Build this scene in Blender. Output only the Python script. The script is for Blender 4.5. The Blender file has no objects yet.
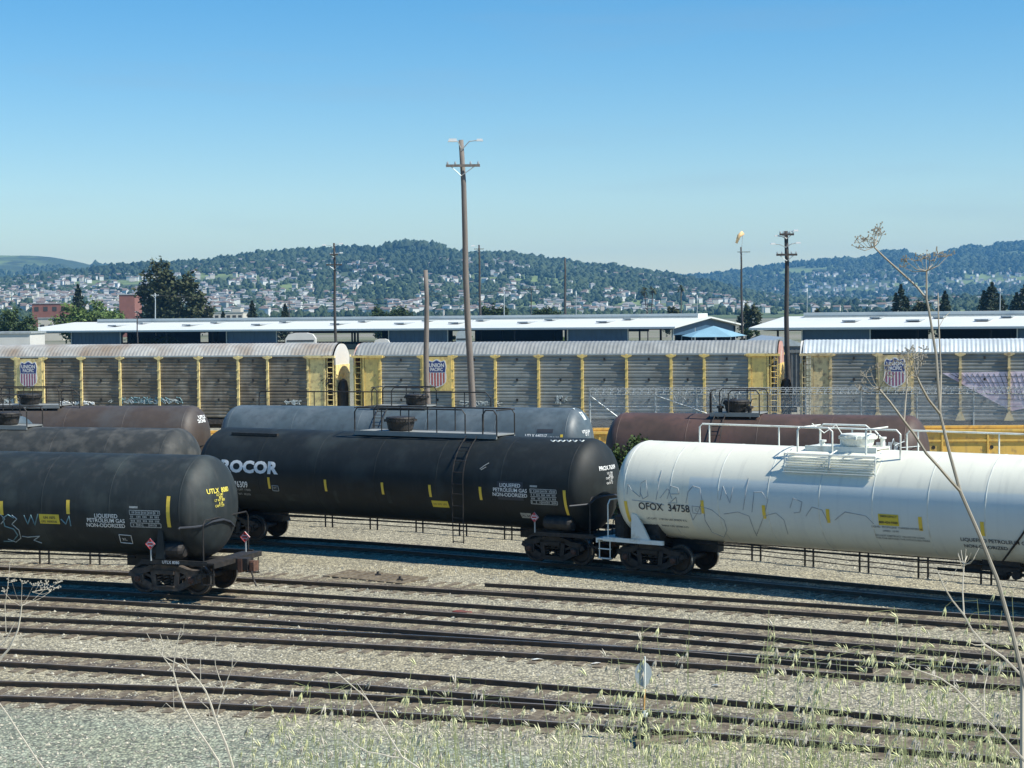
import bpy, math, random
import numpy as np
from mathutils import Vector, Matrix, noise

random.seed(7)
rng = np.random.default_rng(11)
SC = bpy.context.scene
COL = SC.collection
R = math.radians

# ------------------------------------------------------------------ camera
FPX, CAMZ, ROLL, PITCH = 1800.0, 8.42, R(.6), math.atan(72/1800)
fw = Vector((0, math.cos(PITCH), -math.sin(PITCH)))
up0 = Vector((0, math.sin(PITCH), math.cos(PITCH)))
rt0 = Vector((1, 0, 0))
rt = math.cos(ROLL)*rt0 - math.sin(ROLL)*up0
up = math.sin(ROLL)*rt0 + math.cos(ROLL)*up0
cam_data = bpy.data.cameras.new('camera')
cam_data.lens = FPX/1024*36
cam_data.sensor_width = 36
cam_data.clip_start = .1
cam_data.clip_end = 30000
cam = bpy.data.objects.new('camera', cam_data)
COL.objects.link(cam)
mw = Matrix((rt, up, -fw)).transposed().to_4x4()
mw.translation = Vector((0, 0, CAMZ))
cam.matrix_world = mw
SC.camera = cam

# ------------------------------------------------------------------ sky, sun, exposure
SUN_EL, SUN_AZ = R(50), R(-24)          # azimuth measured from +X towards +Y
sd = Vector((math.cos(SUN_AZ)*math.cos(SUN_EL), math.sin(SUN_AZ)*math.cos(SUN_EL), math.sin(SUN_EL)))
world = bpy.data.worlds.new('World')
SC.world = world
world.use_nodes = True
nt = world.node_tree
nt.nodes.clear()
wo = nt.nodes.new('ShaderNodeOutputWorld')
bg = nt.nodes.new('ShaderNodeBackground')
sk = nt.nodes.new('ShaderNodeTexSky')
sk.sky_type = 'NISHITA'
sk.sun_disc = False
sk.sun_elevation = SUN_EL
sk.sun_rotation = math.atan2(sd.x, sd.y)
sk.altitude = 500
sk.air_density = 1.15
sk.dust_density = .0
sk.ozone_density = 3.5
bg.inputs['Strength'].default_value = .085
hs = nt.nodes.new('ShaderNodeHueSaturation'); hs.inputs['Saturation'].default_value = 1.46
hs.inputs['Hue'].default_value = .5
# a few very faint high wisps
tcw = nt.nodes.new('ShaderNodeTexCoord'); mpw = nt.nodes.new('ShaderNodeMapping'); mpw.inputs['Scale'].default_value = (2.2, 2.2, 17); mpw.inputs['Rotation'].default_value = (.12, .1, .3)
nzw = nt.nodes.new('ShaderNodeTexNoise'); nzw.inputs['Scale'].default_value = 2.0; nzw.inputs['Detail'].default_value = 7
rgw = nt.nodes.new('ShaderNodeMapRange'); rgw.inputs[1].default_value = .55; rgw.inputs[2].default_value = .85; rgw.inputs[3].default_value = 0; rgw.inputs[4].default_value = .28
mxw = nt.nodes.new('ShaderNodeMix'); mxw.data_type = 'RGBA'; mxw.inputs[7].default_value = (3.2, 3.6, 4.0, 1)
nt.links.new(tcw.outputs['Generated'], mpw.inputs[0]); nt.links.new(mpw.outputs[0], nzw.inputs['Vector']); nt.links.new(nzw.outputs['Fac'], rgw.inputs[0]); nt.links.new(rgw.outputs[0], mxw.inputs[0])
nt.links.new(sk.outputs[0], mxw.inputs[6]); nt.links.new(mxw.outputs[2], hs.inputs['Color']); nt.links.new(hs.outputs[0], bg.inputs[0])
nt.links.new(bg.outputs[0], wo.inputs[0])
sl = bpy.data.lights.new('sun', 'SUN')
sl.energy = 4.7
sl.angle = R(.53)
sl.color = (1, .955, .845)
sun = bpy.data.objects.new('sun', sl)
COL.objects.link(sun)
sun.rotation_euler = (-sd).to_track_quat('-Z', 'Y').to_euler()
vs = SC.view_settings
vs.view_transform = 'Standard'
vs.look = 'None'
vs.exposure = 0.68
vs.gamma = 1
vs.use_curve_mapping = False
SC.cycles.max_bounces = 6
SC.cycles.transparent_max_bounces = 12
SC.cycles.volume_bounces = 0
SC.cycles.use_denoising = True

# ------------------------------------------------------------------ photo measuring helpers
def ray(x, y):
    return fw + rt*((x-512)/FPX) - up*((y-384)/FPX)
def gnd(x, y, z=0.0):
    d = ray(x, y); t = (z-CAMZ)/d.z
    return Vector((d.x*t, d.y*t, z))
def at_y(x, y, Y):
    d = ray(x, y)
    return Vector((0, 0, CAMZ)) + d*(Y/d.y)
def pix(p):
    v = Vector(p) - Vector((0, 0, CAMZ)); c = v.dot(fw)
    return 512+FPX*v.dot(rt)/c, 384-FPX*v.dot(up)/c

# ------------------------------------------------------------------ mesh helpers
class MB:
    """collects faces, links them as one mesh object"""
    def __init__(s): s.v = []; s.f = []; s.m = []; s.mi = 0; s.sm = []; s.smooth = False
    def add(s, vs_, fs, T=None):
        b = len(s.v)
        if T is not None: vs_ = [T @ Vector(p) for p in vs_]
        s.v.extend([tuple(p) for p in vs_])
        for f in fs:
            s.f.append(tuple(b+i for i in f)); s.m.append(s.mi); s.sm.append(s.smooth)
        return s
    def box(s, c, d, T=None, taper=1.0):
        x, y, z = (q/2 for q in d)
        p = []
        for k, t in ((-1, 1), (1, taper)):
            for a, b in ((-1, -1), (1, -1), (1, 1), (-1, 1)):
                p.append((c[0]+a*x*t, c[1]+b*y*t, c[2]+k*z))
        return s.add(p, [(0, 3, 2, 1), (4, 5, 6, 7), (0, 1, 5, 4), (1, 2, 6, 5), (2, 3, 7, 6), (3, 0, 4, 7)], T)
    def tube(s, pts, r, n=6, T=None, caps=True):
        pts = [Vector(p) for p in pts]
        rs = r if isinstance(r, (list, tuple)) else [r]*len(pts)
        rings = []
        ref = Vector((0, 0, 1))
        for i, p in enumerate(pts):
            a = pts[max(0, i-1)]; b = pts[min(len(pts)-1, i+1)]
            t = (b-a)
            t = t.normalized() if t.length > 1e-9 else Vector((0, 0, 1))
            if abs(t.dot(ref)) > .95: ref = Vector((1, 0, 0)) if abs(t.x) < .9 else Vector((0, 1, 0))
            u = t.cross(ref).normalized(); w = u.cross(t).normalized()
            ref = w
            rings.append([p + (u*math.cos(2*math.pi*k/n) + w*math.sin(2*math.pi*k/n))*rs[i] for k in range(n)])
        vs_ = [q for rg in rings for q in rg]; fs = []
        for i in range(len(pts)-1):
            for k in range(n):
                a = i*n+k; b = i*n+(k+1) % n
                fs.append((a, b, b+n, a+n))
        if caps:
            fs.append(tuple(range(n-1, -1, -1))); fs.append(tuple((len(pts)-1)*n+k for k in range(n)))
        return s.add(vs_, fs, T)
    def lathe(s, prof, n=24, T=None, axis='z'):
        """prof = [(r, h)] round the axis; closes at r == 0"""
        vs_ = []; fs = []; idx = []
        for r_, h in prof:
            if r_ < 1e-6:
                idx.append([len(vs_)]); vs_.append((0, 0, h))
            else:
                idx.append(list(range(len(vs_), len(vs_)+n)))
                vs_ += [(r_*math.cos(2*math.pi*k/n), r_*math.sin(2*math.pi*k/n), h) for k in range(n)]
        for i in range(len(prof)-1):
            A, B = idx[i], idx[i+1]
            for k in range(n):
                k2 = (k+1) % n
                if len(A) == 1 and len(B) == 1: break
                if len(A) == 1: fs.append((A[0], B[k2], B[k]))
                elif len(B) == 1: fs.append((A[k], A[k2], B[0]))
                else: fs.append((A[k], A[k2], B[k2], B[k]))
        if axis == 'x': vs_ = [(p[2], p[0], p[1]) for p in vs_]
        if axis == 'y': vs_ = [(p[1], p[2], p[0]) for p in vs_]
        return s.add(vs_, fs, T)
    def prism(s, poly, y0, y1, T=None):
        """poly in (x, z), extruded along y"""
        n = len(poly)
        vs_ = [(p[0], y0, p[1]) for p in poly] + [(p[0], y1, p[1]) for p in poly]
        fs = [tuple(range(n)), tuple(range(2*n-1, n-1, -1))]
        fs += [(k, k+n, (k+1) % n+n, (k+1) % n) for k in range(n)]
        return s.add(vs_, fs, T)
    def mesh(s, name, mats):
        me = bpy.data.meshes.new(name)
        me.from_pydata(s.v, [], s.f)
        for m_ in (mats if isinstance(mats, (list, tuple)) else [mats]): me.materials.append(m_)
        me.polygons.foreach_set('material_index', s.m)
        me.polygons.foreach_set('use_smooth', s.sm)
        me.update()
        return me
    def build(s, name, mats, parent=None, loc=None):
        return link(name, s.mesh(name, mats), parent, loc)

def link(name, me, parent=None, loc=None, rz=0):
    o = bpy.data.objects.new(name, me)
    COL.objects.link(o)
    if parent: o.parent = parent
    if loc is not None: o.location = loc
    if rz: o.rotation_euler = (0, 0, rz)
    return o
def tag(o, label=None, cat=None, group=None, kind=None):
    if label: o['label'] = label
    if cat: o['category'] = cat
    if group: o['group'] = group
    if kind: o['kind'] = kind
    return o
def empty(name, loc, rz=0):
    o = bpy.data.objects.new(name, None)
    COL.objects.link(o)
    o.location = loc; o.rotation_euler = (0, 0, rz); o.empty_display_size = .3
    return o
def flip_ok(o):
    import bmesh
    bm = bmesh.new(); bm.from_mesh(o.data); bmesh.ops.recalc_face_normals(bm, faces=bm.faces); bm.to_mesh(o.data); bm.free()
    return o

# ------------------------------------------------------------------ materials
def mat(name, col, rough=.7, metal=0.0, var=.18, scale=2.0, dirt=None, damt=.35, dscale=1.2, streak=None, bump=0.0, bscale=40.0,
        voro=None, spec=.5, stretch=(1, 1, 1)):
    m = bpy.data.materials.new(name); m.use_nodes = True
    n = m.node_tree.nodes; L = m.node_tree.links
    b = n['Principled BSDF']
    b.inputs['Roughness'].default_value = rough
    b.inputs['Metallic'].default_value = metal
    b.inputs['Specular IOR Level'].default_value = spec
    tc = n.new('ShaderNodeTexCoord')
    mp = n.new('ShaderNodeMapping'); mp.inputs['Scale'].default_value = stretch
    L.new(tc.outputs['Object'], mp.inputs[0])
    def nz(sc, det=6, vec=None):
        t = n.new('ShaderNodeTexNoise'); t.inputs['Scale'].default_value = sc; t.inputs['Detail'].default_value = det
        L.new(vec or mp.outputs[0], t.inputs['Vector']); return t.outputs['Fac']
    def mix(f, a, c):
        x = n.new('ShaderNodeMix'); x.data_type = 'RGBA'
        L.new(f, x.inputs[0])
        for i, q in ((6, a), (7, c)):
            if isinstance(q, (tuple, list)): x.inputs[i].default_value = (*q[:3], 1)
            else: L.new(q, x.inputs[i])
        return x.outputs[2]
    def ramp(f, a, c):
        r_ = n.new('ShaderNodeMapRange'); r_.inputs[1].default_value = a; r_.inputs[2].default_value = c
        L.new(f, r_.inputs[0]); return r_.outputs[0]
    lo = tuple(max(0, q*(1-var)) for q in col); hi = tuple(min(1, q*(1+var)) for q in col)
    c = mix(ramp(nz(scale), .3, .7), lo, hi)
    if voro:
        vsc, vvar = voro
        vt = n.new('ShaderNodeTexVoronoi'); vt.inputs['Scale'].default_value = vsc
        L.new(tc.outputs['Object'], vt.inputs['Vector'])
        sp = n.new('ShaderNodeSeparateColor'); L.new(vt.outputs['Color'], sp.inputs[0])
        mu = n.new('ShaderNodeMix'); mu.data_type = 'RGBA'; mu.blend_type = 'MULTIPLY'; mu.inputs[0].default_value = 1
        L.new(c, mu.inputs[6])
        L.new(mix(sp.outputs[0], (1-vvar,)*3, (1+vvar*.6,)*3), mu.inputs[7])
        c = mu.outputs[2]
    if dirt:
        f = ramp(nz(dscale, 8), .62-damt*.4, .80-damt*.3)
        c = mix(f, c, dirt)
    if streak:
        mp2 = n.new('ShaderNodeMapping'); mp2.inputs['Scale'].default_value = (5, 5, .35)
        L.new(tc.outputs['Object'], mp2.inputs[0])
        f = ramp(nz(1.0, 5, mp2.outputs[0]), .52, .75)
        sc_ = n.new('ShaderNodeMath'); sc_.operation = 'MULTIPLY'; sc_.inputs[1].default_value = streak[1]
        L.new(f, sc_.inputs[0])
        c = mix(sc_.outputs[0], c, streak[0])
    L.new(c, b.inputs['Base Color'])
    if bump:
        bp = n.new('ShaderNodeBump'); bp.inputs['Strength'].default_value = bump; bp.inputs['Distance'].default_value = .05
        L.new(nz(bscale, 4), bp.inputs['Height']); L.new(bp.outputs[0], b.inputs['Normal'])
    m['c'] = 1
    return m

M = {}
M['black'] = mat('black tank paint', (.012, .0155, .016), .6, spec=.32, dirt=(.03, .038, .038), damt=.25, dscale=.7, streak=((.035, .036, .035), .35))
M['grayblk'] = mat('faded black tank paint', (.017, .023, .0245), .62, spec=.35, dirt=(.05, .062, .06), damt=.3, dscale=.8, streak=((.06, .06, .058), .4))
M['dusty'] = mat('dusty black tank paint', (.030, .034, .034), .65, spec=.35, dirt=(.085, .085, .078), damt=.4, dscale=1.6, streak=((.06, .058, .052), .4))
M['bluegray'] = mat('weathered blue grey tank paint', (.065, .09, .105), .5, dirt=(.11, .135, .15), damt=.3, dscale=.5, streak=((.045, .055, .065), .6))
M['brown'] = mat('brown tank paint', (.058, .037, .028), .6, dirt=(.1, .055, .045), damt=.35, dscale=.6, streak=((.03, .022, .02), .5))
M['brown2'] = mat('dull rusty brown tank paint', (.055, .042, .034), .6, dirt=(.06, .06, .06), damt=.4, dscale=.5, streak=((.035, .03, .028), .5))
M['blackmetal'] = mat('black running gear', (.014, .013, .012), .65, dirt=(.04, .032, .026), damt=.35, dscale=6)
M['wheel'] = mat('wheel steel', (.03, .024, .02), .55, dirt=(.07, .045, .03), damt=.3, dscale=8)
M['tread'] = mat('worn wheel tread', (.35, .33, .31), .3, metal=.8)
M['truckgrey'] = mat('dusty cast truck', (.05, .043, .038), .75, dirt=(.11, .085, .065), damt=.4, dscale=6)
M['rustbox'] = mat('rusty coupler', (.09, .045, .03), .85, dirt=(.14, .07, .045), damt=.4, dscale=8)
M['white'] = mat('white tank fittings paint', (.72, .74, .68), .45, var=.05, dirt=(.5, .48, .4), damt=.2, dscale=3)
M['yellow'] = mat('yellow rack paint', (.78, .58, .19), .55, var=.12, scale=3, dirt=(.5, .34, .13), damt=.22, dscale=4, streak=((.4, .27, .12), .35))
M['paleyellow'] = mat('faded yellow rack paint', (.78, .63, .28), .6, var=.12, scale=3, dirt=(.4, .3, .16), damt=.3, dscale=4)
M['tanyellow'] = mat('tan yellow rack paint', (.66, .52, .27), .6, var=.1, scale=3, dirt=(.3, .22, .13), damt=.35, dscale=4)
M['wellyellow'] = mat('yellow well car paint', (.72, .46, .10), .5, var=.08, scale=2, dirt=(.4, .26, .1), damt=.2, dscale=3, streak=((.3, .2, .1), .4))
M['refl'] = mat('yellow reflective tape', (.72, .52, .06), .35, var=.05)
M['label'] = mat('yellow hazard label', (.62, .5, .05), .5, var=.05)
M['inkwhite'] = mat('white stencil paint', (.75, .77, .76), .6, var=.12, scale=12)
M['inkgrey'] = mat('grey stencil paint', (.36, .38, .37), .6, var=.25, scale=20)
M['inkyellow'] = mat('yellow stencil paint', (.7, .6, .1), .6, var=.1)
M['inkseam'] = mat('seam on the white tank', (.62, .64, .57), .5, var=.2, scale=4)
M['inkblack'] = mat('black stencil paint', (.03, .035, .045), .6, var=.1)
M['scribble'] = mat('grey marker scrawl', (.33, .35, .36), .7, var=.25, scale=6)
M['spraywhite'] = mat('pale spray scrawl', (.45, .5, .5), .7, var=.3, scale=6)
M['sprayteal'] = mat('teal spray scrawl', (.14, .26, .30), .7, var=.3, scale=6)
M['graffpink'] = mat('pale lilac spray paint', (.68, .58, .66), .7, var=.12, scale=3, dirt=(.4, .3, .4), damt=.3)
M['red'] = mat('red placard print', (.5, .04, .04), .5, var=.05)
M['placard'] = mat('placard card', (.7, .66, .66), .5, var=.05)
M['shieldblue'] = mat('shield blue', (.03, .055, .19), .5, var=.12, scale=8)
M['shieldred'] = mat('shield faded red', (.42, .09, .07), .55, var=.2, scale=9)
M['shieldplum'] = mat('shield faded plum', (.28, .1, .17), .55, var=.2, scale=9)
M['shieldwhite'] = mat('shield white', (.7, .7, .68), .55, var=.08, scale=8)
M['rail'] = mat('rusty rail side', (.058, .045, .033), .7, dirt=(.10, .066, .042), damt=.3, dscale=3)
M['railtop'] = mat('worn rail head', (.27, .235, .205), .4, metal=.4, var=.3, scale=1.2)
M['railshine'] = mat('polished rail head', (.55, .56, .56), .25, metal=.9, var=.15, scale=.6)
M['oilstain'] = None
M['tie'] = mat('weathered timber tie', (.105, .083, .056), .9, dirt=(.22, .185, .13), damt=.4, dscale=5, bump=.4, bscale=20)
M['pole'] = mat('weathered pole timber', (.17, .15, .135), .85, var=.2, scale=1.5, stretch=(6, 6, .5), bump=.3, bscale=10)
M['poledark'] = mat('dark creosoted pole', (.05, .045, .042), .8, var=.2, scale=3)
M['galv'] = mat('galvanised steel', (.42, .46, .47), .45, metal=.4, var=.12, scale=4)
M['lampgrey'] = mat('lamp housing', (.55, .57, .57), .4, var=.06)
M['whroof'] = mat('white coated metal roof', (.62, .64, .61), .5, var=.03, scale=.15, dirt=(.55, .58, .56), damt=.15, dscale=.05)
M['whgrey'] = mat('grey roof patch', (.3, .33, .34), .6)
M['whblue'] = mat('blue metal wall sheet', (.035, .085, .15), .5, var=.1, scale=.5)
M['whlight'] = mat('pale blue canvas', (.20, .36, .45), .6, var=.06, scale=.5)
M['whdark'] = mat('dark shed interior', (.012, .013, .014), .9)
M['concrete'] = mat('concrete', (.3, .29, .26), .85, var=.12, scale=1)
M['brick'] = mat('red brick', (.24, .105, .085), .85, var=.1, scale=.6)
M['cream'] = mat('cream stucco', (.52, .49, .42), .8, var=.06, scale=.4)
M['offwhite'] = mat('off white stucco', (.56, .55, .51), .8, var=.06, scale=.4)
M['glass'] = mat('dark window glass', (.03, .04, .05), .12, var=.1)
M['bark'] = mat('bark', (.09, .07, .055), .9, var=.25, scale=2)
# ------------------------------------------------------------------ special materials
def nodes_mat(name):
    m = bpy.data.materials.new(name); m.use_nodes = True
    return m, m.node_tree.nodes, m.node_tree.links, m.node_tree.nodes['Principled BSDF']
def N_noise(n, L, vec, sc, det=5):
    t = n.new('ShaderNodeTexNoise'); t.inputs['Scale'].default_value = sc; t.inputs['Detail'].default_value = det
    L.new(vec, t.inputs['Vector']); return t.outputs['Fac']
def N_range(n, L, f, a, b, c=0., d=1.):
    r_ = n.new('ShaderNodeMapRange'); r_.inputs[1].default_value = a; r_.inputs[2].default_value = b
    r_.inputs[3].default_value = c; r_.inputs[4].default_value = d
    L.new(f, r_.inputs[0]); return r_.outputs[0]
def N_mix(n, L, f, a, c, blend='MIX'):
    x = n.new('ShaderNodeMix'); x.data_type = 'RGBA'; x.blend_type = blend
    if isinstance(f, (int, float)): x.inputs[0].default_value = f
    else: L.new(f, x.inputs[0])
    for i, q in ((6, a), (7, c)):
        if isinstance(q, (tuple, list)): x.inputs[i].default_value = (*q[:3], 1)
        else: L.new(q, x.inputs[i])
    return x.outputs[2]
def N_math(n, L, op, a, b=None):
    x = n.new('ShaderNodeMath'); x.operation = op
    for i, q in ((0, a), (1, b)):
        if q is None: continue
        if isinstance(q, (int, float)): x.inputs[i].default_value = q
        else: L.new(q, x.inputs[i])
    return x.outputs[0]

def gravel(name, ca, cb, cdark, patch=None, sc=14.0):
    m, n, L, b = nodes_mat(name)
    tc = n.new('ShaderNodeTexCoord'); P = tc.outputs['Object']
    v = n.new('ShaderNodeTexVoronoi'); v.inputs['Scale'].default_value = sc; v.inputs['Randomness'].default_value = 1
    L.new(P, v.inputs['Vector'])
    v2 = n.new('ShaderNodeTexVoronoi'); v2.inputs['Scale'].default_value = sc*.45
    L.new(P, v2.inputs['Vector'])
    s1 = n.new('ShaderNodeSeparateColor'); L.new(v.outputs['Color'], s1.inputs[0])
    s2 = n.new('ShaderNodeSeparateColor'); L.new(v2.outputs['Color'], s2.inputs[0])
    base = N_mix(n, L, N_range(n, L, N_noise(n, L, P, .35, 7), .35, .65), ca, cb)
    if patch:
        base = N_mix(n, L, N_range(n, L, N_noise(n, L, P, .16, 5), .48, .62), base, patch)
    k = N_math(n, L, 'ADD', N_math(n, L, 'MULTIPLY', s1.outputs[0], .85), N_math(n, L, 'MULTIPLY', s2.outputs[1], .35))
    base = N_mix(n, L, 1.0, base, N_mix(n, L, k, (.25, .25, .26), (1.5, 1.49, 1.46)), 'MULTIPLY')
    crack = N_range(n, L, v.outputs['Distance'], .35, .75)
    base = N_mix(n, L, N_math(n, L, 'MULTIPLY', crack, .65), base, cdark)
    L.new(base, b.inputs['Base Color'])
    b.inputs['Roughness'].default_value = .9
    bp = n.new('ShaderNodeBump'); bp.inputs['Strength'].default_value = .9; bp.inputs['Distance'].default_value = .04
    bp.invert = True
    L.new(v.outputs['Distance'], bp.inputs['Height']); L.new(bp.outputs[0], b.inputs['Normal'])
    return m, n, L, b, P

# ballast: tan grey among the tracks, bluer crushed stone nearest the bank, dull earth far away
mg, n, L, b, P = gravel('ballast gravel', (.375, .345, .25), (.305, .28, .2), (.06, .057, .048), (.34, .305, .205))
sep = n.new('ShaderNodeSeparateXYZ'); L.new(P, sep.inputs[0])
yy = N_math(n, L, 'ADD', sep.outputs[1], N_math(n, L, 'MULTIPLY', sep.outputs[0], .42))
yy = N_math(n, L, 'ADD', yy, N_math(n, L, 'MULTIPLY', N_noise(n, L, P, .25, 5), 3.0))
blue = N_range(n, L, yy, 36.6, 34.6)
src = b.inputs['Base Color'].links[0].from_socket
c1 = N_mix(n, L, blue, src, N_mix(n, L, 1.0, src, (.80, .95, 1.0), 'MULTIPLY'))
far = N_range(n, L, sep.outputs[1], 130, 220)
c1 = N_mix(n, L, far, c1, N_mix(n, L, N_range(n, L, N_noise(n, L, P, .01, 6), .4, .6), (.13, .14, .08), (.2, .19, .15)))
L.new(c1, b.inputs['Base Color'])
M['gravel'] = mg
M['bed'] = gravel('rusty track bed', (.32, .285, .195), (.24, .205, .135), (.05, .045, .032), (.37, .34, .245))[0]
M['oil'] = gravel('oil darkened bed', (.15, .125, .095), (.10, .085, .065), (.025, .02, .017), (.20, .175, .13))[0]
M['stone1'] = mat('pale ballast stone', (.42, .395, .31), .9, var=.3, scale=3)
M['stone2'] = mat('grey ballast stone', (.24, .235, .2), .9, var=.3, scale=3)
M['earth'] = mat('dry bank earth', (.16, .13, .09), .95, var=.3, scale=1.5, dirt=(.1, .11, .05), damt=.4)

# white tank with a bluish repainted band low on its side
def white_tank_mat(x0):
    m, n, L, b = nodes_mat('white tank paint with blue grey repaint band')
    tc = n.new('ShaderNodeTexCoord'); P = tc.outputs['Object']
    sp = n.new('ShaderNodeSeparateXYZ'); L.new(P, sp.inputs[0])
    c = N_mix(n, L, N_range(n, L, N_noise(n, L, P, .6, 6), .35, .7), (.76, .75, .63), (.68, .67, .56))
    mp2 = n.new('ShaderNodeMapping'); mp2.inputs['Scale'].default_value = (5, 1, .3); L.new(P, mp2.inputs[0])
    c = N_mix(n, L, N_math(n, L, 'MULTIPLY', N_range(n, L, N_noise(n, L, mp2.outputs[0], 1.2, 6), .54, .8), .35), c, (.4, .4, .36))
    inx = N_range(n, L, sp.outputs[0], x0, x0+.02)
    z = N_math(n, L, 'ADD', sp.outputs[2], N_math(n, L, 'MULTIPLY', N_noise(n, L, P, 2.5, 3), .05))
    top = N_range(n, L, z, 3.20, 3.12)
    bot = N_range(n, L, z, 1.3, 1.9)
    near = N_range(n, L, sp.outputs[1], .1, 0.)
    f = N_math(n, L, 'MULTIPLY', N_math(n, L, 'MULTIPLY', inx, top), N_math(n, L, 'MULTIPLY', bot, near))
    c = N_mix(n, L, N_math(n, L, 'MULTIPLY', f, .62), c, (.50, .60, .64))
    L.new(c, b.inputs['Base Color']); b.inputs['Roughness'].default_value = .38
    return m

def foliage(name, a, c, sc=.6):
    m, n, L, b = nodes_mat(name)
    tc = n.new('ShaderNodeTexCoord'); P = tc.outputs['Object']
    col = N_mix(n, L, N_range(n, L, N_noise(n, L, P, sc, 4), .35, .65), a, c)
    L.new(col, b.inputs['Base Color']); b.inputs['Roughness'].default_value = .75
    b.inputs['Specular IOR Level'].default_value = .25
    return m
M['euc'] = foliage('dark eucalyptus leaves', (.032, .046, .02), (.072, .08, .035), .35)
M['con'] = foliage('dark conifer needles', (.018, .03, .016), (.04, .055, .028))
M['leaf'] = foliage('fresh green leaves', (.07, .12, .03), (.12, .17, .05))
M['leafdark'] = foliage('deep green leaves', (.03, .055, .02), (.06, .09, .03))
M['bush'] = foliage('trackside bush leaves', (.03, .055, .016), (.07, .11, .03), 1.5)
M['palm'] = foliage('palm fronds', (.04, .05, .02), (.07, .08, .035))
M['woods'] = foliage('hillside woods', (.022, .042, .02), (.05, .075, .03), .004)
M['straw'] = mat('dry stem', (.30, .275, .22), .8, var=.2, scale=9, dirt=(.2, .16, .11), damt=.2, dscale=7)
M['straw2'] = mat('bleached dry stem', (.50, .46, .37), .8, var=.15, scale=9)
M['oat'] = foliage('wild oat seed husks', (.55, .56, .28), (.68, .66, .42), 3)
M['oatgreen'] = foliage('green grass stems', (.26, .31, .13), (.42, .44, .24), 3)

# hills
mh, n, L, b = nodes_mat('grass and scrub on the hills')
tc = n.new('ShaderNodeTexCoord'); P = tc.outputs['Object']
c = N_mix(n, L, N_range(n, L, N_noise(n, L, P, .0022, 8), .44, .56), (.05, .075, .028), (.15, .20, .06))
c = N_mix(n, L, N_range(n, L, N_noise(n, L, P, .012, 6), .5, .65), c, (.035, .05, .024))
L.new(c, b.inputs['Base Color']); b.inputs['Roughness'].default_value = .95
M['hill'] = mh

# ------------------------------------------------------------------ ground sheet
g = MB()
xs = [-4300, -1200, -300, -60, -20, 20, 60, 300, 1200, 4300]
ys = [-30, 0, 25, 60, 150, 500, 2000, 9600]
vs_ = [(x, y, 0) for y in ys for x in xs]; W = len(xs)
g.add(vs_, [(j*W+i, j*W+i+1, (j+1)*W+i+1, (j+1)*W+i) for j in range(len(ys)-1) for i in range(W-1)])
tag(g.build('ground', M['gravel']), kind='structure')

# the bank the photograph is taken from: a flat top, then a slope down to the yard
bk = MB(); bk.smooth = True
prof = [(-20, 6.4), (0, 6.4), (3, 6.42), (6.2, 6.38), (6.9, 6.1), (9, 4.9), (13, 2.6), (16.5, .6), (18, -.1)]
nx = 60
vs_ = []
for x in np.linspace(-26, 26, nx):
    for y, z in prof:
        vs_.append((x, y, z + (.08*noise.noise(Vector((x*.4, y*.4, 0))) - .03 if z > .2 else 0)))
K = len(prof)
bk.add(vs_, [(i*K+j, (i+1)*K+j, (i+1)*K+j+1, i*K+j+1) for i in range(nx-1) for j in range(K-1)])
tag(bk.build('embankment', M['earth']), kind='structure')

# loose stones that give the near ballast its grain
st = MB()
cnt = 0
while cnt < 26000:
    Y = 27 + 33*random.random()**1.5
    X = random.uniform(-.31, .31)*Y
    s_ = random.uniform(.014, .04)*(1 if random.random() < .97 else 1.8)
    a = random.random()*6.28
    p = []
    for k in range(4):
        q = a+k*1.57+random.uniform(-.4, .4); rr = s_*random.uniform(.7, 1.3)
        p.append((X+rr*math.cos(q), Y+rr*math.sin(q), random.uniform(0, .01)))
    p.append((X+random.uniform(-.3, .3)*s_, Y+random.uniform(-.3, .3)*s_, s_*random.uniform(.7, 1.1)))
    st.mi = 0 if random.random() < .62 else 1
    st.add(p, [(0, 1, 4), (1, 2, 4), (2, 3, 4), (3, 0, 4)])
    cnt += 1
tag(st.build('gravel', [M['stone1'], M['stone2']]), 'loose pale and grey ballast stones strewn among the tracks', 'gravel', kind='stuff')

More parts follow.
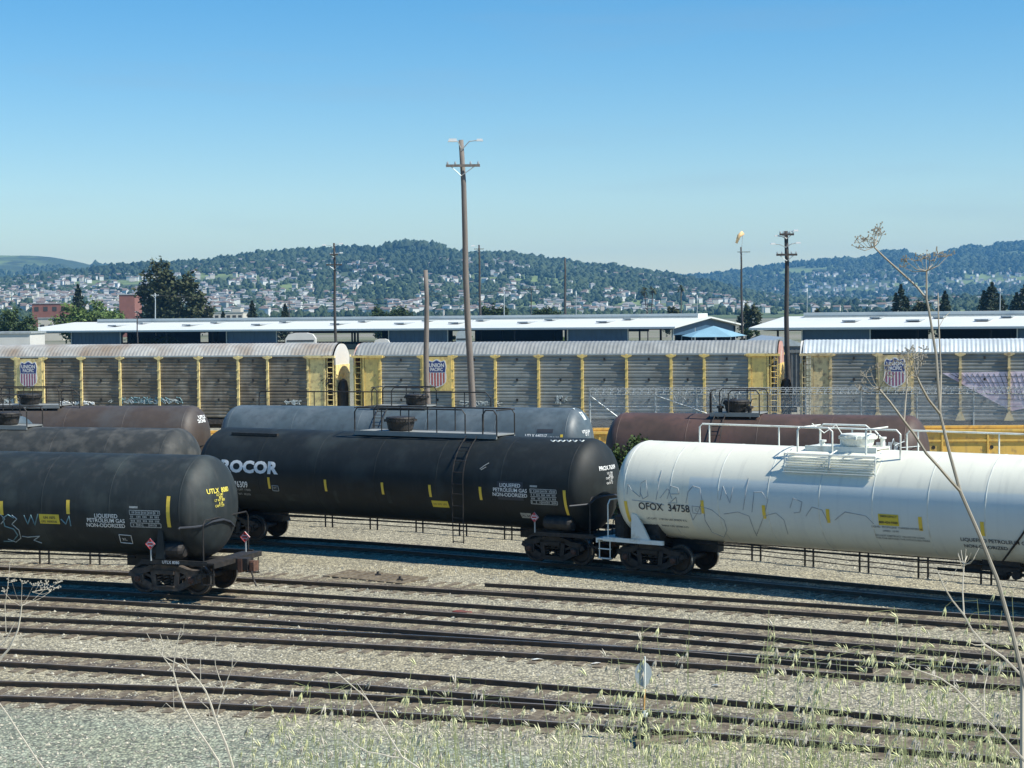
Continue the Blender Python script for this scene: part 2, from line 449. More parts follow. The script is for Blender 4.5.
# ------------------------------------------------------------------ tracks
def arc_pts(poly, x0, x1, step):
    pts = []; x = x0
    while x < x1:
        y = np.polyval(poly, x); s_ = np.polyval(np.polyder(poly), x)
        k = math.hypot(1, s_)
        pts.append((x, y, 1/k, s_/k))
        x += step/k
    return pts
BEDZ = [.004]
RP = [(-.07, 0), (.07, 0), (.07, .018), (.012, .035), (.012, .12), (.036, .132), (.036, .168), (.03, .172), (-.03, .172), (-.036, .168), (-.036, .132), (-.012, .12), (-.012, .035), (-.07, .018)]
def track(name, poly, x0, x1, label, top='railtop', tie_h=.04, rails=(1, -1), xr=None, bed=True):
    t = empty(name, (0, 0, 0)); tag(t, label, 'railway track', kind='structure')
    for s_ in rails:
        a0, a1 = (x0, x1) if xr is None or s_ not in xr else xr[s_]
        pts = arc_pts(poly, a0, a1, .8)
        m_ = MB(); vs_ = []; n_ = len(RP)
        for x, y, c_, q in pts:
            nx_, ny_ = -q, c_
            ox, oy = x+nx_*s_*.7525, y+ny_*s_*.7525
            for u, z in RP: vs_.append((ox+nx_*u, oy+ny_*u, z-.032))
        for i in range(len(pts)-1):
            for k in range(n_):
                k2 = (k+1) % n_
                m_.mi = 1 if k == 7 else 0
                m_.add([], [])
                m_.f.append((i*n_+k, i*n_+k2, (i+1)*n_+k2, (i+1)*n_+k)); m_.m.append(m_.mi); m_.sm.append(False)
        m_.v = [tuple(v) for v in vs_]
        o = m_.build('rail', [M['rail'], M[top if not isinstance(top, dict) else top[s_]]], t); flip_ok(o)
    m_ = MB()
    for x, y, c_, q in arc_pts(poly, x0, x1, .56):
        if random.random() < .04: continue
        T = Matrix.Translation((x, y, 0)) @ Matrix.Rotation(math.atan2(q, c_)+random.uniform(-.02, .02), 4, 'Z')
        m_.box((random.uniform(-.03, .03), random.uniform(-.06, .06), tie_h/2-.04+random.uniform(-.008, .006)), (.22+random.uniform(-.02, .02), 2.6+random.uniform(-.1, .1), .08), T)
    m_.build('tie_row', M['tie'], t)
    if bed:
        bz = BEDZ[0]; BEDZ[0] += .0035
        m_ = MB(); pts = arc_pts(poly, x0, x1, .5); vs_ = []
        for x, y, c_, q in pts:
            w1, w2 = .84+.28*noise.noise(Vector((x*1.7, y, 1))), .84+.28*noise.noise(Vector((x*1.7, y, 9)))
            vs_ += [(x+q*w1, y-c_*w1, bz), (x-q*w2, y+c_*w2, bz)]
        m_.add(vs_, [(2*i, 2*i+2, 2*i+3, 2*i+1) for i in range(len(pts)-1)])
        m_.build('bed', M['bed'], t)
        m_ = MB(); vs_ = []
        for x, y, c_, q in pts:
            w1, w2 = .24+.22*noise.noise(Vector((x*1.1, y, 4))), .24+.22*noise.noise(Vector((x*1.1, y, 7)))
            vs_ += [(x+q*w1, y-c_*w1, bz+.0015), (x-q*w2, y+c_*w2, bz+.0015)]
        m_.add(vs_, [(2*i, 2*i+2, 2*i+3, 2*i+1) for i in range(len(pts)-1)])
        m_.build('oil_strip', M['oil'], t)
    return t
TR = {
 'T1': [-0.006642, -0.32263, 37.116051], 'T1b': [-0.00608, -0.446093, 39.260898], 'TC': [-0.003427, -0.363311, 44.334641],
 'TB': [-0.004499, -0.483887, 46.350732], 'TA': [-0.003838, -0.486468, 49.458087], 'TD': [-0.003315, -0.452726, 53.597],
 'BC': [-0.0177978, -0.7051448, 61.104556]}
track('railway_track', TR['T1'], -16, 14, 'near railway track nearest the bank', 'railtop')
track('railway_track', TR['T1b'], -17, 14, 'second railway track from the bank merging on the right', {1: 'railtop', -1: 'railtop'}, xr={-1: (-17, 6.8)})
track('railway_track', TR['TC'], -19, 17, 'middle railway track with one polished rail', {1: 'railshine', -1: 'railtop'})
track('railway_track', TR['TB'], -20, 17, 'railway track just behind the polished rail', 'railtop', xr={-1: (-20, 9)})
track('railway_track', TR['TA'], -30, 18, 'railway track under the nearest black tank car', 'railtop')
track('railway_track', TR['TD'], -27, 19, 'railway track of worn rusty rails behind the nearest black tank car', 'railtop', xr={1: (-1.2, 19)})
def BCy(x):
    """the curve under the procor and white cars, straightened out left of x=-8"""
    p = TR['BC']
    if x >= -6: return float(np.polyval(p, x))
    s0 = float(np.polyval(np.polyder(p), -6)); y0 = float(np.polyval(p, -6))
    return y0 + s0*(x+6) - .006*(x+6)**2
_bx = list(np.linspace(-34, 2, 50)) + list(np.linspace(5, 22, 50))
TR['BC2'] = list(np.polyfit(_bx, [BCy(x) if x < 3.5 else 57.85-.7265*(x-3.75) for x in _bx], 6))
track('railway_track', TR['BC2'], -33, 19, 'curved railway track under the white tank car', 'railtop')
def line_poly(c_, hd): s_ = -math.tan(R(hd)); return [0, s_, c_[1]-s_*c_[0]]
TR['G'] = line_poly((9.6, 72.0), 22)
track('railway_track', TR['G'], -8, 30, 'railway track under the brown tank car', 'railtop', bed=False)
TR['F'] = line_poly((-4.9, 80.4), 14)
track('railway_track', TR['F'], -40, -8.5, 'railway track under the blue grey tank car', 'railtop', bed=False)
TR['W'] = line_poly((8, 96.3), 3.5)
track('railway_track', TR['W'], -34, 38, 'railway track under the yellow well cars', 'railtop', bed=False)
TR['AR'] = line_poly((3.77, 116.9), 13.4)
track('railway_track', TR['AR'], -46, 50, 'railway track under the covered autorack cars', 'railtop', bed=False)

# ------------------------------------------------------------------ hills
def interp(pts, x): return float(np.interp(x, [p[0] for p in pts], [p[1] for p in pts]))
L1 = [(-120, 287), (0, 284), (60, 275), (110, 270), (150, 268), (200, 265), (240, 261), (280, 257), (330, 255), (370, 253), (400, 249), (430, 251), (470, 256), (510, 258), (550, 266), (600, 271), (640, 276), (680, 281), (720, 288), (760, 296), (800, 301), (900, 306), (1150, 308)]
L2 = [(-120, 257), (0, 257), (50, 258), (80, 262), (120, 269), (300, 277), (600, 281), (700, 278), (740, 274), (770, 267), (800, 263), (830, 261), (860, 262), (885, 254), (905, 254), (920, 260), (940, 257), (960, 252), (975, 250), (988, 252), (997, 247), (1024, 246), (1150, 252)]
L3 = [(-120, 297), (0, 297), (200, 299), (400, 302), (500, 307), (620, 309), (700, 311), (800, 309), (900, 302), (1024, 299), (1150, 299)]
LAY = [(L1, 2300, 4600), (L2, 4700, 7600), (L3, 1700, 3100)]
def hill_z(az, r_):
    t = math.tan(az); x = 512+FPX*t
    X, Y = r_*math.sin(az), r_*math.cos(az)
    z = -1.0
    for pts, r0, Rr in LAY:
        y = interp(pts, x)
        ang = (312-.0105*(x-512)-y)/FPX*math.cos(az)
        zr = max(0, CAMZ+ang*Rr)
        k = (r_-r0)/(Rr-r0)
        if k <= 0: zz = -1
        elif k <= 1: zz = zr*(k*k*(3-2*k)*.55+k*.45)
        else: zz = zr*max(0, 1-(k-1)*.8)
        if zz > z: z = zz
    if z > 1:
        f = min(1, z/60)
        nn = noise.fractal(Vector((X*.0017, Y*.0017, 3)), .9, 2.2, 5)
        z *= 1 + .10*nn*(.6 if z > 100 else 1)
        z += 5*f*noise.noise(Vector((X*.006, Y*.006, 1)))
    return z
NA, NR = 420, 120
AZ = [R(-19)+R(38)*i/(NA-1) for i in range(NA)]
RR = [1600+(9200-1600)*(j/(NR-1))**1.05 for j in range(NR)]
HZ = np.array([[hill_z(a, r_) for a in AZ] for r_ in RR])
h = MB(); h.smooth = True
h.v = [(RR[j]*math.sin(AZ[i]), RR[j]*math.cos(AZ[i]), HZ[j, i]) for j in range(NR) for i in range(NA)]
for j in range(NR-1):
    for i in range(NA-1):
        a = j*NA+i
        h.f.append((a, a+1, a+NA+1, a+NA)); h.m.append(0); h.sm.append(True)
tag(h.build('hills', M['hill']), kind='structure')
def terrain(X, Y):
    a = math.atan2(X, Y); r_ = math.hypot(X, Y)
    i = (a-AZ[0])/(AZ[1]-AZ[0]); i = min(max(i, 0), NA-1.001)
    j = np.interp(r_, RR, range(NR)); j = min(j, NR-1.001)
    i0, j0 = int(i), int(j); fi, fj = i-i0, j-j0
    return float((HZ[j0, i0]*(1-fi)+HZ[j0, i0+1]*fi)*(1-fj) + (HZ[j0+1, i0]*(1-fi)+HZ[j0+1, i0+1]*fi)*fj)
# horizon test so that nothing is scattered where a nearer ridge hides it
HA = np.array([[(HZ[j, i]-CAMZ)/RR[j] for i in range(NA)] for j in range(NR)])
CM = np.maximum.accumulate(HA, axis=0)
def seen(X, Y, z):
    a = math.atan2(X, Y); r_ = math.hypot(X, Y)
    i = int(min(max((a-AZ[0])/(AZ[1]-AZ[0]), 0), NA-1)); j = int(np.interp(r_, RR, range(NR)))
    return (z-CAMZ)/r_ > CM[max(j-1, 0), i]-.0003

ICO_V = []
ph = (1+5**.5)/2
for a in (-1, 1):
    for b_ in (-ph, ph): ICO_V += [(0, a, b_), (a, b_, 0), (b_, 0, a)]
ICO_V = [Vector(v).normalized() for v in ICO_V]
ICO_F = []
for i in range(12):
    for j in range(i+1, 12):
        for k in range(j+1, 12):
            if all((ICO_V[a]-ICO_V[b_]).length < 1.1 for a, b_ in ((i, j), (j, k), (i, k))):
                nrm = (ICO_V[j]-ICO_V[i]).cross(ICO_V[k]-ICO_V[i])
                ICO_F.append((i, j, k) if nrm.dot(ICO_V[i]) > 0 else (i, k, j))
def blob(mb, p, rx, rz, jit=.25):
    vs_ = []
    for v in ICO_V:
        q = 1+random.uniform(-jit, jit)
        vs_.append((p[0]+v.x*rx*q, p[1]+v.y*rx*q, p[2]+v.z*rz*q))
    mb.add(vs_, ICO_F)
wood = MB()
n_ = 0; tries = 0
while n_ < 25000 and tries < 420000:
    tries += 1
    a = R(random.uniform(-17.5, 17.5)); r_ = 1900+6300*random.random()
    X, Y = r_*math.sin(a), r_*math.cos(a)
    z = terrain(X, Y)
    if z < 2: continue
    if not seen(X, Y, z+10): continue
    x, y = pix((X, Y, z))
    den = .42+1.7*noise.noise(Vector((X*.0022, Y*.0022, 8)))+.5*noise.noise(Vector((X*.008, Y*.008, 5)))
    if x < 92 and y < (274 if x < 24 or x > 64 else 266): den = -.35
    elif x < 100 and y < 268: den = -.1 + .9*noise.noise(Vector((X*.004, Y*.004, 5)))
    elif y < 275: den += .45
    if 560 < x < 760: den += .5
    if (x < 520 or x > 800) and y > 276 and random.random() < .15: continue
    if random.random() > den: continue
    big = random.random() < .12
    s_ = (random.uniform(4, 7.5) if not big else random.uniform(7.5, 11))*min(1.25, max(.5, r_/4500))
    blob(wood, (X, Y, z+s_*.7), s_, s_*random.uniform(.8, 1.5))
    n_ += 1
# groves standing up on the crests
for (x0, x1, dens, hh) in ((200, 400, 300, 9), (385, 445, 120, 15), (340, 372, 60, 12), (440, 620, 240, 9), (620, 740, 120, 9), (740, 1040, 420, 12), (70, 110, 90, 6), (110, 200, 110, 11), (215, 330, 130, 13)):
    for _ in range(dens):
        x = random.uniform(x0, x1)
        az_ = math.atan((x-512)/FPX)
        lay = 2 if x > 735 else (2 if x < 20 else 1)
        Rr = 7600 if lay == 2 else 4600
        r_ = Rr+random.uniform(-350, 60)
        X, Y = r_*math.sin(az_), r_*math.cos(az_)
        z = terrain(X, Y)
        s_ = random.uniform(.45, 1)*hh
        blob(wood, (X, Y, z+s_*.9), s_*.75, s_*1.1, .35)
tag(wood.build('woods', M['woods']), 'dark tree cover spread over the hazy hillsides', 'woods', kind='stuff')

# houses on the hills
HM = [mat('pale house wall', (.5, .48, .43), .8, var=.1, scale=.01), mat('tan house wall', (.42, .37, .3), .8, var=.1, scale=.01), mat('white house wall', (.66, .66, .63), .8, var=.05, scale=.01),
      mat('brown roof', (.16, .12, .1), .85), mat('grey roof', (.22, .22, .22), .85), mat('grey house wall', (.36, .38, .38), .8, var=.1, scale=.01)]
def house_faces(mb, T, w, d, hh, rf, wall, roof, hip):
    mb.mi = wall
    x, y = w/2, d/2
    p = [(-x, -y, -4), (x, -y, -4), (x, y, -4), (-x, y, -4), (-x, -y, hh), (x, -y, hh), (x, y, hh), (-x, y, hh)]
    k = x*.35 if hip else x
    p2 = [(-k, 0, hh+rf), (k, 0, hh+rf)]
    mb.add(p, [(0, 1, 5, 4), (1, 2, 6, 5), (2, 3, 7, 6), (3, 0, 4, 7)], T)
    e = .5
    q = [(-x-e, -y-e, hh-.1), (x+e, -y-e, hh-.1), (x+e, y+e, hh-.1), (-x-e, y+e, hh-.1), (-k-(0 if hip else e), 0, hh+rf), (k+(0 if hip else e), 0, hh+rf)]
    mb.mi = roof
    mb.add(q, [(0, 1, 5, 4), (2, 3, 4, 5)], T)
    mb.mi = wall if not hip else roof
    mb.add(q, [(1, 2, 5), (3, 0, 4)], T)
def house_density(x, y):
    nn = noise.noise(Vector((x*.03, y*.09, 4)))
    if x < 520:
        if y > 277: return (.72 if x < 320 else .36)+.9*nn
        if y > 262 and x > 180: return .5+.9*nn
        return 0
    if x < 700:
        if y > 290: return .25+.5*nn
        return .10+.35*nn
    if x < 800: return .22+.6*nn if y > 278 else .03
    if 272 < y < 300: return .95+1.2*nn
    return .2+.4*nn if y >= 296 else 0
cands = []
tries = 0
while len(cands) < 1900 and tries < 300000:
    tries += 1
    a = R(random.uniform(-16.5, 16.5)); r_ = 2000+4800*random.random()
    X, Y = r_*math.sin(a), r_*math.cos(a)
    z = terrain(X, Y)
    if z < 3 or not seen(X, Y, z+4): continue
    x, y = pix((X, Y, z))
    if y > 316: continue
    if random.random() > house_density(x, y): continue
    cands.append((r_, X, Y, z))
cands.sort()
protos = []
for k in range(8):
    mb = MB()
    house_faces(mb, None, random.uniform(6.5, 10), random.uniform(5, 7), random.uniform(3, 4.5), random.uniform(1.2, 2.6), random.choice([0, 1, 2, 2, 0, 5]), random.choice([3, 4]), k % 3 == 0)
    protos.append(mb.mesh('hillside_house', HM))
# the 300 that show largest: nearest first, thinned so that they spread
near = [c for c in cands[:560]]; random.shuffle(near)
ind, rest = near[:296], near[296:]+cands[560:]
# the fronts of houses stand where no wood blob would swallow them
for (r_, X, Y, z) in ind:
    o = link('hillside_house', random.choice(protos), None, (X, Y, z+3), random.uniform(-.5, .5))
    tag(o, 'tiny pale house low on the distant hillside', 'house', 'houses on the lower hillside')
mb = MB()
for (r_, X, Y, z) in rest:
    T = Matrix.Translation((X, Y, z+4.0)) @ Matrix.Rotation(random.uniform(-.6, .6), 4, 'Z')
    house_faces(mb, T, random.uniform(7, 10.5), random.uniform(5.5, 7.5), random.uniform(3, 4.8), random.uniform(1, 2.5), random.choice([0, 0, 2, 2, 5, 2]), random.choice([3, 4]), random.random() < .4)
tag(mb.build('distant_houses', HM), 'mass of small pale houses packed across the upper slopes', 'houses', kind='stuff')

# ------------------------------------------------------------------ haze
hz = MB(); hz.box((0, 4755, 164), (8900, 9800, 332))
mv = bpy.data.materials.new('haze air'); mv.use_nodes = True
n = mv.node_tree.nodes; n.clear()
out = n.new('ShaderNodeOutputMaterial'); pv = n.new('ShaderNodeVolumePrincipled')
pv.inputs['Color'].default_value = (.20, .56, 1, 1)
pv.inputs['Density'].default_value = HAZE = .000078
pv.inputs['Anisotropy'].default_value = .2
mv.node_tree.links.new(pv.outputs[0], out.inputs['Volume'])
tag(hz.build('haze', mv), kind='stuff')
# ------------------------------------------------------------------ sheds beyond the autoracks
UA = R(-24)
WU = Vector((math.cos(UA), math.sin(UA), 0)); WV = Vector((-math.sin(UA), math.cos(UA), 0))
def u_at(Q, x):
    """distance along WU from Q at which the photograph column x is met"""
    k = (x-512)/FPX
    return (k*Q.y-Q.x)/(WU.x-k*WU.y)
def shed(Q, u0, u1, W, eave, ridge, panels, label, gable=None, vents=(), mon=None):
    """Q = near corner; local x along the shed, local y away"""
    root = empty('freight_shed', (Q.x, Q.y, 0), UA); tag(root, label, 'shed')
    m_ = MB(); th = .35; ov = 2.2
    r_ = MB()
    # roof: two slopes with thickness
    for s_ in (0, 1):
        a = [(u0-1, -ov if s_ == 0 else W+ov, eave-.12), (u1+1, -ov if s_ == 0 else W+ov, eave-.12), (u1+1, W/2, ridge), (u0-1, W/2, ridge)]
        b_ = [(p[0], p[1], p[2]-th) for p in a]
        r_.add(a+b_, [(0, 1, 2, 3), (7, 6, 5, 4), (0, 4, 5, 1), (1, 5, 6, 2), (3, 2, 6, 7), (0, 3, 7, 4)])
    roof = r_.build('roof', M['whroof'], root); flip_ok(roof)
    if mon:
        mb_ = MB(); a, b2, w, hh = mon
        mb_.box(((a+b2)/2, W/2, ridge+hh/2-.3), (b2-a, w, hh+.6))
        o = mb_.build('ridge_vent', M['whroof'], roof)
        mb_ = MB(); mb_.box(((a+b2)/2, W/2-w/2-.04, ridge+.05), (b2-a-.5, .06, .25)); mb_.build('louvre', M['whgrey'], roof)
    for x in vents:
        mb_ = MB(); y = W*.22; z = eave+(ridge-eave)*(y/(W/2))
        mb_.box((x, y, z+.18), (2.6, 6, .3)); mb_.build('skylight', M['whgrey'], roof)
        mb_ = MB(); y = W*.36; z = eave+(ridge-eave)*(y/(W/2))
        mb_.box((x+3.5, y, z+.18), (2.0, 5, .3)); mb_.build('skylight', M['whgrey'], roof)
    e_ = MB(); e_.box(((u0+u1)/2, -ov-.08, eave-.38), (u1-u0+2, .14, .35)); e_.build('gutter', M['whroof'], root)
    for a, b2 in panels:
        p = MB(); p.box(((a+b2)/2, 0, (eave-.6)/2), (b2-a, .3, eave-.6)); 
        for k in range(int((b2-a)/1.2)):
            p.box((a+.6+k*1.2, -.17, (eave-.7)/2), (.12, .06, eave-.75))
        p.build('wall_panel', M['whblue'], root)
        for q in (a, b2):
            c = MB(); c.box((q, -.35, eave/2-.25), (.22, .22, eave-.5)); c.build('downpipe', M['galv'], root)
    k = u0+4
    while k < u1:
        c = MB(); c.box((k, .6, (eave-.5)/2), (.35, .35, eave-.5)); c.box((k, W-.6, (eave-.5)/2), (.35, .35, eave-.5)); c.box((k, W/2, ridge/2-.3), (.4, .4, ridge-.8))
        c.build('column', M['whdark'], root); k += 13.5
    # loading platform and back wall with openings
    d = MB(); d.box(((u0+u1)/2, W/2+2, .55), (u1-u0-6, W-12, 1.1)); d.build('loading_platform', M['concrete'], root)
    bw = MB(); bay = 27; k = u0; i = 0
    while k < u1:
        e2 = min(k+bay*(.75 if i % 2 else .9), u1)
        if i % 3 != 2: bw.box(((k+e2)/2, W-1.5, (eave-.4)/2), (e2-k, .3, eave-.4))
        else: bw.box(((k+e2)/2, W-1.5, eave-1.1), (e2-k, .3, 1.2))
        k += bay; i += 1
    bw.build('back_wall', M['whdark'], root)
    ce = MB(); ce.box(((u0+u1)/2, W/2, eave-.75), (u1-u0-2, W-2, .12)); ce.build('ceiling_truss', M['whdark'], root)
    if gable:
        gpoly = [(.15, gable), (W-.15, gable), (W-.15, eave-.45), (W/2, ridge-.4), (.15, eave-.45)]
        gm = MB(); gm.prism([(p[0], p[1]) for p in gpoly], 0, .3)
        T = Matrix.Translation((u1-.3, 0, 0)) @ Matrix.Rotation(R(90), 4, 'Z')
        gm.v = [tuple(T @ Vector(v)) for v in gm.v]
        o = gm.build('gable_wall', M['whblue'], root); flip_ok(o)
        for y in (0.3, W*.33, W*.66, W-.4):
            c = MB(); c.box((u1-.4, y, eave/2-.2), (.3, .3, eave-.6)); c.build('column', M['galv'], root)
    return root
Q1 = gnd(674, 326, 5.0); Q1.z = 0
uL = u_at(Q1, 22)
pan = [(u_at(Q1, a), u_at(Q1, b_)) for a, b_ in ((73, 122), (228, 278), (390, 449), (569, 629))]
shed(Q1, uL, 0, 47, 5.0, 6.9, pan, 'long white roofed freight shed with blue wall panels and a blue gable end', gable=3.0,
     vents=[u_at(Q1, x) for x in (95, 170, 240, 320, 385, 440, 510, 590)], mon=(uL+9, -1, 7, .75))
Q2 = gnd(757, 327, 5.0); Q2.z = 0
pan = [(u_at(Q2, 803), u_at(Q2, 871)), (u_at(Q2, 1018), u_at(Q2, 1075))]
shed(Q2, 0, 95, 47, 5.0, 6.9, pan, 'second white roofed freight shed, the one behind the pine trees side on the right', vents=[u_at(Q2, x) for x in (840, 905, 975)], mon=(4, 94, 7, .75))
# label kept plain and findable
[tag(o, 'second white roofed freight shed standing apart beyond the gable end of the long one') for o in COL.objects if o.name == 'freight_shed.001']

# pale blue canopy in front of the gable
c0 = gnd(712, 334, 3.5)
cn = MB(); w, d = 6.6, 5
X, Y = Vector((c0.x, c0.y-3)).x, c0.y-3
top = [(-w, 0, 3.2), (-w*.45, -d*.4, 4.0), (0, 0, 5.2), (w*.45, -d*.4, 4.0), (w, 0, 3.2), (w*.6, -d, 3.0), (-w*.6, -d, 3.0), (w*.6, d, 3.1), (-w*.6, d, 3.1)]
cn.add(top, [(0, 6, 1), (6, 5, 3, 2, 1), (3, 5, 4), (0, 1, 2, 8), (2, 3, 4, 7), (2, 7, 8)])
can = empty('canopy', (X, Y, 0), R(-12)); tag(can, 'pale blue pointed fabric canopy in front of the blue gable', 'canopy')
cn.build('fabric', M['whlight'], can)
for q in ((-w, 0), (w, 0), (w*.6, -d), (-w*.6, -d)):
    p = MB(); p.tube([(q[0], q[1], 0), (q[0]*.98, q[1]*.98, 3.1)], .07); p.build('pole', M['galv'], can)

def plain_building(name, x0, x1, ytop, Y, depth, m, label, cat='building', ybase=None, wins=None, roofm='whgrey', rz=0.0, par=True):
    a, b_ = at_y(x0, ytop, Y), at_y(x1, ytop, Y)
    w = b_.x-a.x; hh = a.z
    root = empty(name, ((a.x+b_.x)/2, Y+depth/2, 0), rz); tag(root, label, cat)
    p = MB(); p.box((0, 0, hh/2), (w, depth, hh)); p.build('wall', M[m], root)
    p = MB(); p.box((0, 0, hh+.15), (w+.4, depth+.4, .3)); p.build('roof', M[roofm], root)
    if wins:
        nx_, nz_, ww, wh, z0, dz = wins
        for j in range(nz_):
            for i in range(nx_):
                p = MB(); p.box((-w/2+w*(i+.5)/nx_, -depth/2-.04, z0+j*dz), (ww, .1, wh)); p.build('window', M['glass'], root)
    return root
plain_building('brick_building', 32, 68, 304, 700, 18, 'brick', 'broad red brick building block above a cream base behind the green tree', wins=(4, 1, 1.6, 1.6, 11.5, 3))
plain_building('stucco_building', 38, 63, 318.5, 640, 12, 'cream', 'cream low building in front of the broad red brick block', wins=(3, 1, 1.5, 1.4, 5, 3))
plain_building('brick_building', 119, 134.5, 295, 720, 14, 'brick', 'narrow tall red brick tower block beside the big dark eucalyptus')
plain_building('stucco_building', 208, 243, 313, 720, 12, 'cream', 'cream flat roofed building right of the big eucalyptus', wins=(6, 1, 1.4, 1.6, 7.5, 3))
plain_building('stucco_building', 232, 240.5, 307.5, 735, 8, 'cream', 'small cream tower rising over the flat roofed cream building')
plain_building('site_building', -14, 30, 334, 285, 9, 'offwhite', 'low white site building at the end of the long shed', wins=(7, 1, 1.0, .9, 3.6, 2))
def wagon_top(name, x0, x1, ytop, Y, label, cat, m='offwhite'):
    a, b_ = at_y(x0, ytop, Y), at_y(x1, ytop, Y); w = b_.x-a.x; hh = a.z
    root = empty(name, ((a.x+b_.x)/2, Y, 0)); tag(root, label, cat)
    p = MB(); p.prism([(-w/2, .9), (w/2, .9), (w/2, hh*.72), (w*.40, hh*.93), (w*.2, hh), (-w*.2, hh), (-w*.40, hh*.93), (-w/2, hh*.72)], -1.3, 1.3)
    flip_ok(p.build('body', M[m], root))
    p = MB(); p.box((0, -1.34, hh*.62), (w*.9, .05, .35)); p.build('window', M['glass'], root)
    for s_ in (-1, 1):
        for q in (-1, 1):
            p = MB(); p.lathe([(0, -.12), (.45, -.12), (.45, .12), (0, .12)], 14, Matrix.Translation((s_*w*.32, q*1.2, .45)), 'y'); p.build('wheel', M['blackmetal'], root)
SIDEGREY = mat('grey boxcar paint', (.12, .13, .13), .6, streak=((.06, .06, .06), .5))
wagon_top('camper_trailer', 286, 316, 333, 385, 'rounded white camper trailer roof left of the tall lamp pole in front of the shed', 'trailer')
wagon_top('box_truck', 374, 390, 339, 370, 'white box truck roof left of the bare pole in front of the shed', 'truck')
wagon_top('box_truck', 456, 468, 331, 380, 'small grey truck roof behind the tallest pole in the shed opening', 'truck', 'galv')
a, b_ = at_y(763, 335.5, 137), at_y(803, 335.5, 137); w_ = b_.x-a.x
bc = empty('boxcar', ((a.x+b_.x)/2, 143, 0)); tag(bc, 'grey ribbed boxcar end filling the gap between two autoracks', 'boxcar')
q = MB(); q.box((0, 0, 3.3), (w_, 12, 4.6)); q.build('body', SIDEGREY, bc)
q = MB()
for k in range(9): q.box((-w_/2+.2+k*(w_-.4)/8, -6.05, 3.2), (.1, .1, 4.3))
q.box((0, -6.1, 5.2), (w_, .12, .2)); q.build('end_rib', SIDEGREY, bc)
q = MB(); q.prism([(-w_/2-.05, 5.6), (w_/2+.05, 5.6), (w_/2+.05, 5.75), (0, 6.3), (-w_/2-.05, 5.75)], -6.1, 6.1); q.build('roof', M['galv'], bc)
truck_stub = MB(); truck_stub.box((0, 0, .75), (w_*.8, 10, .5)); truck_stub.build('underframe', M['blackmetal'], bc)

# ------------------------------------------------------------------ trees
def tree(name, x0, x1, ytop, Y, kind, label, cat='tree', n=3000, ls=.7, lobes=None, ybase=None, seed=0, group=None):
    rs = random.Random(seed)
    a, b_, c = at_y(x0, ytop, Y), at_y(x1, ytop, Y), at_y((x0+x1)/2, ytop, Y)
    w = b_.x-a.x; H = c.z
    root = empty(name, (c.x, Y, 0)); tag(root, label, cat, group)
    m_ = MB(); r0 = max(.12, H*.02)
    m_.tube([(0, 0, -.1), (rs.uniform(-.3, .3), 0, H*.3), (rs.uniform(-.5, .5), .2, H*.7)], [r0*1.3, r0, r0*.4], 8)
    if lobes is None: lobes = [(0, .62, .5, .38)]
    for lx, lz, lw, lh in lobes:
        m_.tube([(0, 0, H*.22), (lx*w*.5, rs.uniform(-.2, .2)*w, H*(lz*.8)), (lx*w, 0, H*lz)], [r0*.6, r0*.35, r0*.12], 5)
    m_.build('trunk', M['bark'], root)
    cr = MB()
    tot = sum(l[2]*l[3] for l in lobes)
    for lx, lz, lw, lh in lobes:
        k = int(n*lw*lh/tot)
        cl = [(rs.gauss(0, 1), rs.gauss(0, 1), rs.gauss(0, 1)) for _ in range(max(9, k//70))]
        cl = [Vector(q).normalized()*rs.uniform(.45, 1)*1.0 for q in cl]
        for _ in range(k):
            q = rs.choice(cl); 
            p = q + Vector((rs.gauss(0, .17), rs.gauss(0, .17), rs.gauss(0, .15)))
            if kind == 'con':
                u = rs.random(); 
                tier = round((1-u)*9)/9
                tier = min(1, max(0, tier+rs.gauss(0, .03))); rad = 1.25*(1-tier)**.7*(.8+.2*math.sin(tier*50+lx*9))*rs.random()**.45; th = rs.random()*6.28
                P_ = Vector((lx*w+rad*lw*w*math.cos(th), rad*lw*w*math.sin(th), H*(lz-lh+2*lh*(tier*.98+rs.uniform(-.03, .03)) - .05*rad)))
            else:
                P_ = Vector((lx*w+p.x*lw*w*.9, p.y*lw*w*.8, H*(lz+p.z*lh*.92)))
            s_ = ls*rs.uniform(.5, 1.25)
            d1 = Vector((rs.gauss(0, 1), rs.gauss(0, 1), rs.gauss(0, .6))).normalized(); d2 = d1.cross(Vector((rs.gauss(0, 1), rs.gauss(0, 1), rs.gauss(0, 1)))).normalized()
            cr.add([P_-d1*s_, P_+d2*s_*.5, P_+d1*s_, P_-d2*s_*.5], [(0, 1, 2, 3)])
    cr.build('crown', M[kind], root)
    return root
E_ = 'euc'
tree('eucalyptus_tree', 133, 210, 262, 560, 'euc', 'huge dark double crowned eucalyptus rising over the left of the long shed', n=9000, ls=.8,
     lobes=[(-.18, .66, .27, .33), (.2, .56, .26, .28), (-.3, .42, .2, .3), (.33, .36, .2, .28), (0, .38, .34, .32), (-.1, .86, .16, .13), (.16, .3, .3, .25), (-.22, .25, .25, .22)], seed=1)
tree('conifer_tree', 66, 90, 285, 620, 'con', 'dark pointed conifer between the brick block and the eucalyptus', n=1800, ls=.6, lobes=[(0, .55, .5, .45)], seed=2)
tree('broadleaf_tree', 54, 128, 302, 500, 'leaf', 'wide fresh green round tree beside the eucalyptus', n=5000, ls=.6,
     lobes=[(-.25, .5, .26, .42), (.1, .58, .3, .42), (.33, .45, .2, .4)], seed=3)
tree('broadleaf_tree', -12, 42, 304, 430, 'leafdark', 'deep green tree at the left edge behind the low white building', n=4500, ls=.5,
     lobes=[(-.15, .55, .3, .42), (.2, .42, .28, .4), (-.3, .4, .2, .4)], seed=4)
